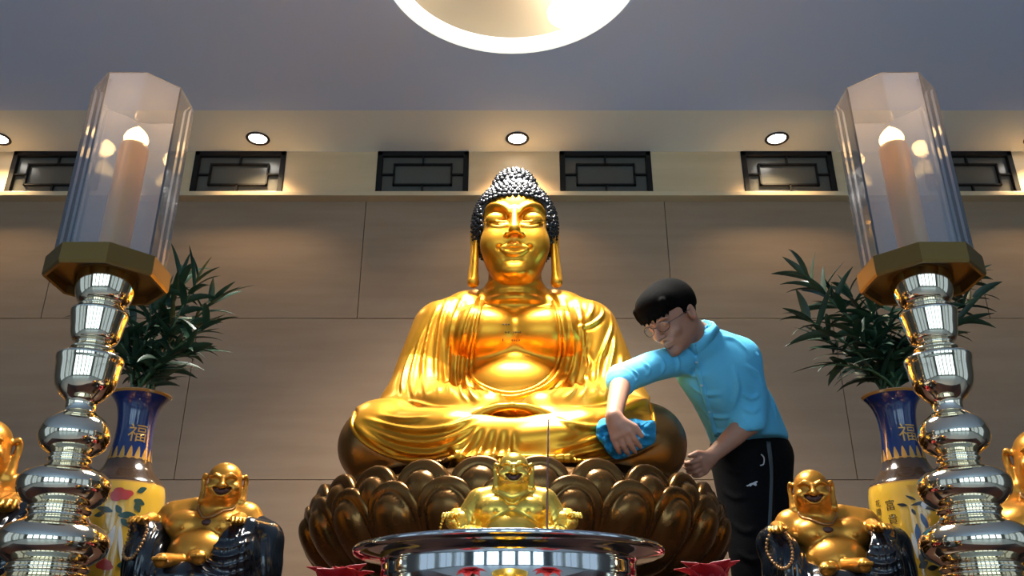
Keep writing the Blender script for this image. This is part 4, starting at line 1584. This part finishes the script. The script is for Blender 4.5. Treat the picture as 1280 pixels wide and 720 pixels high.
def build_man():
    f = Field((.26, 2.60, -.005), (1.22, 3.78, 1.52), .0045)
    # head
    f.ell(hp(0, -.012, .030), np.array([.074, .094, .086]) * HS, .01, rot=HM)
    f.ell(hp(0, .022, -.045), np.array([.054, .060, .066]) * HS, .03, rot=HM)
    f.ell(hp(0, .064, -.094), np.array([.022, .018, .017]) * HS, .02, rot=HM)
    for s in (-1, 1):
        f.ell(hp(s * .036, .058, -.028), np.array([.022, .020, .022]) * HS, .014, rot=HM)
        f.ell(hp(s * .031, .086, .006), np.array([.017, .014, .011]) * HS, .010, rot=HM, op='cut')
        f.ell(hp(s * .031, .073, .004), np.array([.014, .012, .011]) * HS, .003, rot=HM)
        f.chain([hp(s * .014, .086, .022), hp(s * .032, .084, .026), hp(s * .050, .070, .020)], .0055, .008)
        f.ell(hp(s * .011, .092, -.030), np.array([.009, .011, .008]) * HS, .006, rot=HM)
        # ear with hollow
        f.ell(hp(s * .077, -.012, -.004), np.array([.010, .019, .031]) * HS, .006, rot=HM)
        f.ell(hp(s * .086, -.008, -.002), np.array([.006, .010, .018]) * HS, .003, rot=HM, op='cut')
    f.chain([hp(0, .084, .010), hp(0, .097, -.012), hp(0, .106, -.028)], np.array([.008, .0095, .0115]) * HS, .008)
    f.chain([hp(-.022, .076, -.056), hp(0, .088, -.055), hp(.022, .076, -.056)], np.array([.004, .0075, .004]) * HS, .005)
    f.chain([hp(-.020, .074, -.066), hp(0, .085, -.068), hp(.020, .074, -.066)], np.array([.004, .008, .004]) * HS, .005)
    f.chain([hp(-.022, .084, -.061), hp(0, .096, -.0615), hp(.022, .084, -.061)], .0032, .003, op='cut')
    # neck, trunk, limbs
    f.chain([hp(0, -.035, -.045), NECK], [.058, .050], .03)
    f.chain([NECK, CH, MID, HIP], [.048, .09, .095, .095], .04)
    f.chain([CH, sR, eR, wR], [.06, .042, .039, .026], .03)
    f.chain([CH, sL, eL], [.06, .046, .044], .03)
    f.chain([eL, eL * .6 + wL * .4, wL], [.044, .040, .027], .02)
    for h_, k_, a_ in ((-1, KA, AA), (1, KB, AB)):
        f.chain([HIP, k_, a_], [.085, .05, .04], .03)
        f.chain([a_, a_ + np.array([-.05, -.13, -.055])], [.04, .032], .02)
    # right hand pressed on the cloth, left hand half closed and hanging
    down = surf(781, 552, .107) - wR
    hand(f, wR, down, np.array([.9, -.3, .25]), .062, .55, .10, -1)
    hand(f, wL, at(871, 589, 3.20) - wL, np.array([-.5, -.55, .5]), .064, .85, .06, 1)
    V, Q = f.mesh(1)
    mesh_obj('body', V, Q, SKIN, man)

    # hair: full on top with a fringe, clipped short at the sides
    g = Field(HC - .17, HC + .19, .0045)
    g.ell(hp(0, -.016, .042), np.array([.086, .108, .090]) * HS, .01, rot=HM)
    g.ell(hp(0, .040, .074), np.array([.072, .062, .050]) * HS, .02, rot=HM)
    rr = random.Random(5)
    g.rbox(hp(0, .13, -.055), np.array([.2, .115, .088]) * HS, .02, .008, rot=HM, op='cut')
    g.rbox(hp(0, .0, -.12), np.array([.2, .3, .118]) * HS, .01, .01, rot=HM, op='cut')
    for k in range(9):
        a = -.062 + .0155 * k
        g.chain([hp(a, .070, .075), hp(a * 1.02, .094 - abs(a) * .35, .052), hp(a * 1.0 + .006, .098 - abs(a) * .45, .028 - .006 * (k % 2))], [.014, .012, .004], .006)
    V, Q = g.mesh(1)
    mesh_obj('hair', V, Q, HAIR, man)
    g = Field(HC - .17, HC + .19, .0045)
    g.ell(hp(0, -.014, .030), np.array([.0775, .0975, .088]) * HS, .01, rot=HM)
    g.rbox(hp(0, .13, -.02), np.array([.2, .118, .2]) * HS, .02, .008, rot=HM, op='cut')
    g.rbox(hp(0, .06, -.105), np.array([.2, .09, .12]) * HS, .02, .008, rot=HM, op='cut')
    g.rbox(hp(0, -.0, -.17), np.array([.2, .3, .125]) * HS, .01, .01, rot=HM, op='cut')
    V, Q = g.mesh(1)
    mesh_obj('clipped_side_hair', V, Q, FADE, man)
    # glasses
    mb = MB()
    for s in (-1, 1):
        ring = [hp(s * .033 + .024 * math.cos(t), .100 - .012 * abs(math.cos(t)) * (1 if s * math.cos(t) > 0 else .2), .002 + .017 * math.sin(t)) for t in np.linspace(0, 2 * math.pi, 20, endpoint=False)]
        mb.tube(ring, .0016, n=6, closed=True)
        mb.tube([hp(s * .056, .090, .006), hp(s * .076, .05, .006), hp(s * .083, -.005, .006)], .0015, n=6)
    mb.tube([hp(-.010, .101, .006), hp(0, .106, .008), hp(.010, .101, .006)], .0015, n=6)
    gl = mb.obj('glasses', mat('glasses_metal', (.10, .09, .10), .3, .8), man)
    # shirt
    g = Field((.24, 2.62, .60), (1.26, 3.80, 1.42), .005)
    g.ell(CH, (.160, .105, .14), .02, rot=(20, 12, 15))
    g.chain([at(878, 446, 3.18), at(903, 480, 3.27), at(923, 515, 3.38), at(938, 552, 3.49)], [.085, .138, .146, .150], .05)
    g.ell(at(916, 450, 3.24), (.085, .085, .08), .05)
    g.chain([NECK + np.array([0, .01, -.01]), sR], [.055, .055], .03)
    g.chain([NECK + np.array([0, .01, -.01]), sL], [.060, .068], .04)
    cut = at(772, 477, 2.86)
    g.chain([sR, sR * .5 + eR * .5 + np.array([0, 0, .008]), eR], [.057, .055, .051], .03)
    g.chain([sL, sL * .45 + eL * .55 + np.array([.012, 0, 0]), eL], [.068, .064, .058], .04)
    # rolled cuffs
    for e, w in ((eR, wR), (eL, wL)):
        d = (w - e) / np.linalg.norm(w - e)
        q = np.cross(d, [0, 0, 1.0]) if abs(d[2]) < .95 else np.cross(d, [0, 1.0, 0])
        q /= np.linalg.norm(q); r2 = np.cross(d, q)
        rad = .050 if e is eR else .053
        c_ = e + d * .028
        g.chain([e, c_], [.052, .050], .015)
        g.chain([c_ + (q * math.cos(t) + r2 * math.sin(t)) * (rad - .007) for t in np.linspace(0, 2 * math.pi, 17)], .0095, .006)
    # neck opening
    CA = np.array([-.22, -.50, .84]); CA /= np.linalg.norm(CA)
    g.chain([NECK - CA * .02, NECK + CA * .035], [.075, .062], .03)
    g.chain([NECK + CA * .012, NECK + CA * .10], [.054, .062], .006, op='cut')
    g.rbox(at(942, 594, 3.52), (.32, .32, .11), .02, .01, rot=(0, -8, 0), op='cut')
    V, Q = g.mesh(1)
    N = normals(V, Q)
    bv = bvh_of(V, Q)
    for px, w, amp in ([([(850, 462), (868, 470), (890, 468)], .012, .009), ([(858, 478), (880, 492), (905, 492)], .012, .010), ([(872, 505), (890, 520), (915, 522)], .012, .010),
                        ([(880, 535), (905, 540), (935, 530)], .012, .010), ([(915, 455), (922, 485), (915, 515)], .012, .012), ([(960, 470), (966, 500), (972, 525)], .012, .010),
                        ([(930, 455), (948, 468), (955, 485)], .010, .009), ([(927, 490), (940, 498), (950, 492)], .010, .010), ([(928, 508), (940, 515), (950, 508)], .010, .010),
                        ([(800, 448), (812, 462), (806, 472)], .009, .008), ([(818, 440), (830, 455), (826, 470)], .010, .008), ([(786, 458), (797, 470), (793, 480)], .008, .008),
                        ([(838, 436), (848, 452), (846, 474)], .010, .010), ([(900, 420), (918, 424), (935, 440)], .012, .008),
                        ([(945, 440), (955, 458), (958, 478)], .011, .009), ([(895, 545), (915, 556), (940, 548)], .010, .010)]):
        P = onto(bv, px, 5)
        if len(P) > 2:
            V = ridge(V, N, P, w, amp, taper=.3)
    shirt = mesh_obj('shirt', V, Q, SHIRT, man)
    bv = bvh_of(V, Q)
    # placket and buttons
    pl = onto(bv, [(868, 444), (874, 470), (884, 505), (896, 545)], 8, .002)
    mb = MB()
    mb.tube(pl, .011, n=8, flat=.35)
    plk = mb.obj('placket', SHIRT, shirt)
    but_m = mat('shirt_button', (.5, .62, .7), .3)
    for i in (3, 11, 18):
        if i < len(pl):
            MB().sphere(pl[i] + np.array([-.001, -.006, .001]), (.0055, .003, .0055), u=10, v=6).obj('button', but_m, shirt)
    # collar: a stand and two pointed flaps
    mb = MB()
    ax = CA
    e1 = np.cross(ax, [0, 1.0, 0]); e1 /= np.linalg.norm(e1); e2 = np.cross(ax, e1)
    fr_ = -e2 if (-e2)[1] < 0 else e2
    n = 40
    Vc, Fc = [], []
    front_dir = np.array([-.38, -.80, -.45])
    fx, fy = front_dir.dot(e1), front_dir.dot(e2)
    a0 = math.atan2(fy, fx)
    for i in range(n + 1):
        t = -1 + 2 * i / n
        a = a0 + t * math.pi + math.pi
        d_ = e1 * math.cos(a) + e2 * math.sin(a)
        # points of the collar fall in front (t = +-1)
        drop = .030 + .042 * max(0, abs(t) - .62) / .38
        top = NECK + ax * (.040 - .030 * max(0, abs(t) - .5)) + d_ * .066
        Vc += [top - d_ * .004, top + d_ * .003 + ax * .004, top + d_ * (.017 + .008 * abs(t)) - ax * drop, top + d_ * (.010 + .006 * abs(t)) - ax * drop]
    for i in range(n + 1):
        for k, l in ((2, .008), (3, .003)):
            loc, nn, _, _ = bv.find_nearest(Vector(Vc[4 * i + k]))
            Vc[4 * i + k] = np.array(loc) + np.array(nn) * l
    for i in range(n):
        for k in range(4):
            Fc.append((4 * i + k, 4 * i + (k + 1) % 4, 4 * i + 4 + (k + 1) % 4, 4 * i + 4 + k))
    Fc += [(0, 1, 2, 3)[::-1], tuple(4 * n + k for k in range(4))]
    mb.add(Vc, Fc)
    mb.obj('collar', SHIRT, shirt)
    # trousers
    g = Field((.60, 3.16, .0), (1.30, 3.86, .92), .005)
    g.ell(at(938, 568, 3.50), (.158, .135, .13), .03)
    g.chain([at(926, 572, 3.47), KA, AA], [.122, .088, .070], .03)
    g.chain([at(953, 572, 3.55), KB, AB], [.124, .090, .070], .03)
    g.rbox(at(936, 510, 3.50), (.36, .36, .085), .01, .006, rot=(0, -8, 0), op='cut')
    V, Q = g.mesh(1)
    N = normals(V, Q); bv = bvh_of(V, Q)
    for px in ([(905, 580), (920, 590), (940, 586)], [(902, 610), (918, 622), (938, 618)], [(912, 650), (930, 664), (950, 660)], [(920, 690), (940, 700), (958, 694)]):
        P = onto(bv, px, 5)
        if len(P) > 2:
            V = ridge(V, N, P, .013, .007, taper=.3)
    tr_ = mesh_obj('trousers', V, Q, TROUS, man)
    bv = bvh_of(V, Q)
    mb = MB()
    P = onto(bv, [(960, 552), (963, 585), (962, 630), (960, 680), (958, 716)], 8, .001)
    if len(P) > 3:
        mb.tube(P, .010, n=8, flat=.25)
    mb.obj('side_stripe', mat('grey_stripe', (.05, .07, .08), .6), tr_, label='dark grey side stripe')
    mb = MB()
    P = onto(bv, [(951, 568), (954.5, 572), (954, 580), (950, 582)], 4, .002)
    if len(P) > 3:
        mb.tube(P, .0026, n=6)
    pale = mat('pale_print', (.55, .58, .60), .5)
    mb.obj('pocket_cord', pale, tr_)
    # small leaping-cat emblem on the thigh
    mb = MB()
    cat = [(932.5, 607.2), (935, 606.2), (937.5, 604.6), (940.5, 603.6), (943.5, 602.2), (946, 601.2), (946.8, 602.4), (945, 604), (945.8, 606.6), (944, 607.6), (942.6, 605.6), (939.8, 606.4), (938.2, 608.4), (936.6, 607.4), (934.5, 608.2)]
    C0 = np.mean(np.array(cat), 0)
    pts = []
    for x, y in cat + [tuple(C0)]:
        h_ = onto(bv, [(x, y)], 1, .0022)
        if len(h_):
            pts.append(h_[0])
    if len(pts) == len(cat) + 1:
        k = len(cat)
        mb.add(pts, [(i, (i + 1) % k, k) for i in range(k)])
        mb.obj('cat_emblem', pale, tr_, smooth=False)
    # shoes
    for a_ in (AA, AB):
        g = Field(a_ - np.array([.14, .28, .10]), a_ + np.array([.10, .12, .08]), .005)
        g.ell(a_ + np.array([0, .01, -.02]), (.048, .055, .05), .03)
        g.chain([a_ + np.array([.01, .03, -.055]), a_ + np.array([-.045, -.13, -.055])], [.044, .040], .03)
        g.rbox((a_[0], a_[1], -.2), (.5, .5, .2005), .001, 0, op='cut')
        V, Q = g.mesh(1)
        mesh_obj('shoe', V, Q, TROUS, man)


build_man()

# ======================= the cleaning cloth under his hand =======================
def build_cloth():
    poly = [(745, 536), (750, 525), (762, 521), (775, 525), (792, 523), (806, 526), (818, 526), (820, 540), (818, 553), (806, 560), (794, 564), (783, 572), (770, 574), (760, 567), (754, 556), (747, 548)]
    P = catmull(np.array(poly, float), 5, closed=True)
    c = P.mean(0); n = len(P); K = 12
    rr = np.random.RandomState(3)
    ph = rr.uniform(0, 6.28, 8)
    top, bot = [], []
    for k in range(K):
        t = 1 - k / (K - .4)
        for j in range(n):
            x, y = c + (P[j] - c) * t
            p = surf(x, y)
            d = p / np.linalg.norm(p)
            fold = .006 * math.sin(.33 * x + .25 * y + ph[0]) + .005 * math.sin(.55 * y - .18 * x + ph[1]) + .004 * math.sin(.7 * x + .1 * y + ph[2]) + .003 * math.sin(.95 * (x + y) + ph[3])
            e = min(1, (1 - t) * 5)
            top.append(p - d * (.020 + (.016 + 1.5 * fold) * math.sqrt(max(e, 0))))
            bot.append(p - d * .015)
    N_ = len(top)
    V = top + bot
    Fc = []
    for k in range(K - 1):
        for j in range(n):
            q = (k * n + j, k * n + (j + 1) % n, (k + 1) * n + (j + 1) % n, (k + 1) * n + j)
            Fc += [q, tuple(i + N_ for i in q[::-1])]
    Fc.append(tuple((K - 1) * n + j for j in range(n))); Fc.append(tuple(N_ + (K - 1) * n + j for j in range(n))[::-1])
    for j in range(n):
        Fc.append((j, N_ + j, N_ + (j + 1) % n, (j + 1) % n))
    V = np.array(V)
    # even out the rays that slipped past the knee
    o = mesh_obj('cleaning_cloth', V, Fc, mat('blue_microfibre', (.012, .24, .46), .9, bump=(45, .25)), None, base=V.min(0) * 0 + np.array([V[:, 0].mean(), V[:, 1].mean(), V[:, 2].min()]))
    tag(o, 'crumpled blue cleaning cloth under the man\'s hand on the statue knee', 'cloth')


build_cloth()
# ======================= red lotus-shaped offerings beside the bowl =======================
red_m = mat('red_silk_petal', (.36, .012, .016), .5)
pot_m = mat('gilt_offering_foot', (.45, .24, .05), .35, .8)


def red_flower(x, y, ztop, lb, seed, spread=.105):
    rr = random.Random(seed)
    base = (x, y, TZ)
    f = thing('red_flower', base, lb, 'flower')
    zc = ztop - TZ - .035
    MB().lathe(base, [(.05, 0), (.055, .008), (.03, .02), (.014, .04), (.012, zc - .05), (.03, zc - .03), (.036, zc - .015), (.01, zc - .01)], 32).obj('foot', pot_m, f)
    for ring, (n, L, el) in enumerate(((9, spread, 12), (8, spread * .85, 30), (6, spread * .6, 55))):
        for k in range(n):
            a = 2 * math.pi * (k + .5 * ring) / n + rr.uniform(-.12, .12)
            e = R(el + rr.uniform(-6, 6))
            d = np.array([math.cos(a) * math.cos(e), math.sin(a) * math.cos(e), math.sin(e)])
            sd = np.array([-math.sin(a), math.cos(a), 0]); up = np.cross(sd, d) * -1
            up = np.cross(d, sd)
            V, Fc = [], []
            m = 9
            for i in range(m):
                t = i / (m - 1)
                w = .034 * (math.sin(math.pi * min(1, t * .92 + .08)) ** .7) * (1 - t ** 6) + .0008
                c = np.array(base) + [0, 0, zc - .012] + d * L * t + up * (.018 * math.sin(t * 2.6) - .03 * t * t * (1 if ring == 0 else -.3))
                for u in (-1, -.5, 0, .5, 1):
                    V.append(c + sd * w * u + up * (.35 * w * u * u))
            for lay in (0, 1):
                pass
            nn = len(V)
            V = V + [v - up * .0016 for v in V]
            for i in range(m - 1):
                for j in range(4):
                    q = (i * 5 + j, i * 5 + j + 1, i * 5 + j + 6, i * 5 + j + 5)
                    Fc += [q, tuple(z + nn for z in q[::-1])]
                Fc += [(i * 5, i * 5 + 5, nn + i * 5 + 5, nn + i * 5), (i * 5 + 4, nn + i * 5 + 4, nn + i * 5 + 9, i * 5 + 9)]
            Fc += [tuple(range(5))[::-1] + tuple(nn + j for j in range(5))]
            mesh_obj('petal', V, Fc, red_m, f)


red_flower(-.350, 1.86, at(430, 700, 1.86)[2] - .03, 'red flower offering left of the steel burner bowl', 2)
red_flower(.402, 1.86, at(868, 697, 1.86)[2] - .028, 'red flower offering right of the steel burner bowl', 5)
red_flower(-.20, 1.27, .085, 'red flower offering left of the gold cup, mirrored in the steel bowl', 8, .085)
red_flower(.20, 1.27, .085, 'red flower offering right of the gold cup, mirrored in the steel bowl', 9, .085)
cup = thing('offering_cup', (0, 1.28, TZ), 'gold offering cup in front of the steel bowl, seen mirrored in the bowl', 'cup')
MB().lathe((0, 1.28, TZ), [(.05, 0), (.052, .008), (.02, .02), (.016, .04), (.03, .05), (.06, .07), (.075, .105), (.078, .20), (.082, .21), (.078, .21), (.070, .11), (.002, .06)], 48).obj('cup_body', BGOLD, cup)
def lamp(name, kind, loc, energy, color, target=None, **kw):
    L = bpy.data.lights.new(name, kind); L.energy = energy; L.color = color
    for k, v in kw.items():
        setattr(L, k, v)
    o = bpy.data.objects.new(name, L); COL.objects.link(o)
    o.location = (loc[0], loc[1], loc[2] + CZ)
    if target is not None:
        d = Vector(target) - Vector(loc)
        o.rotation_euler = d.to_track_quat('-Z', 'Y').to_euler()
    return o


WARM = (1.0, .82, .52)
lamp('round_light_glow', 'AREA', (.0, 2.855, ZS + .02), 76, (1, .96, .88), target=(0, 2.855, 0), shape='DISK', size=.95, spread=R(105))
# unseen warm spots added to brighten the statue's front, without fixtures
for sx in (-1, 1):
    lamp('added_front_spot', 'SPOT', (sx * .45, 2.05, 2.72), 12, WARM, target=(sx * .05, 3.05, 1.15), spot_size=R(48), spot_blend=.7, shadow_soft_size=.06)

for _o in bpy.data.objects:
    if 'base' in _o:
        del _o['base']
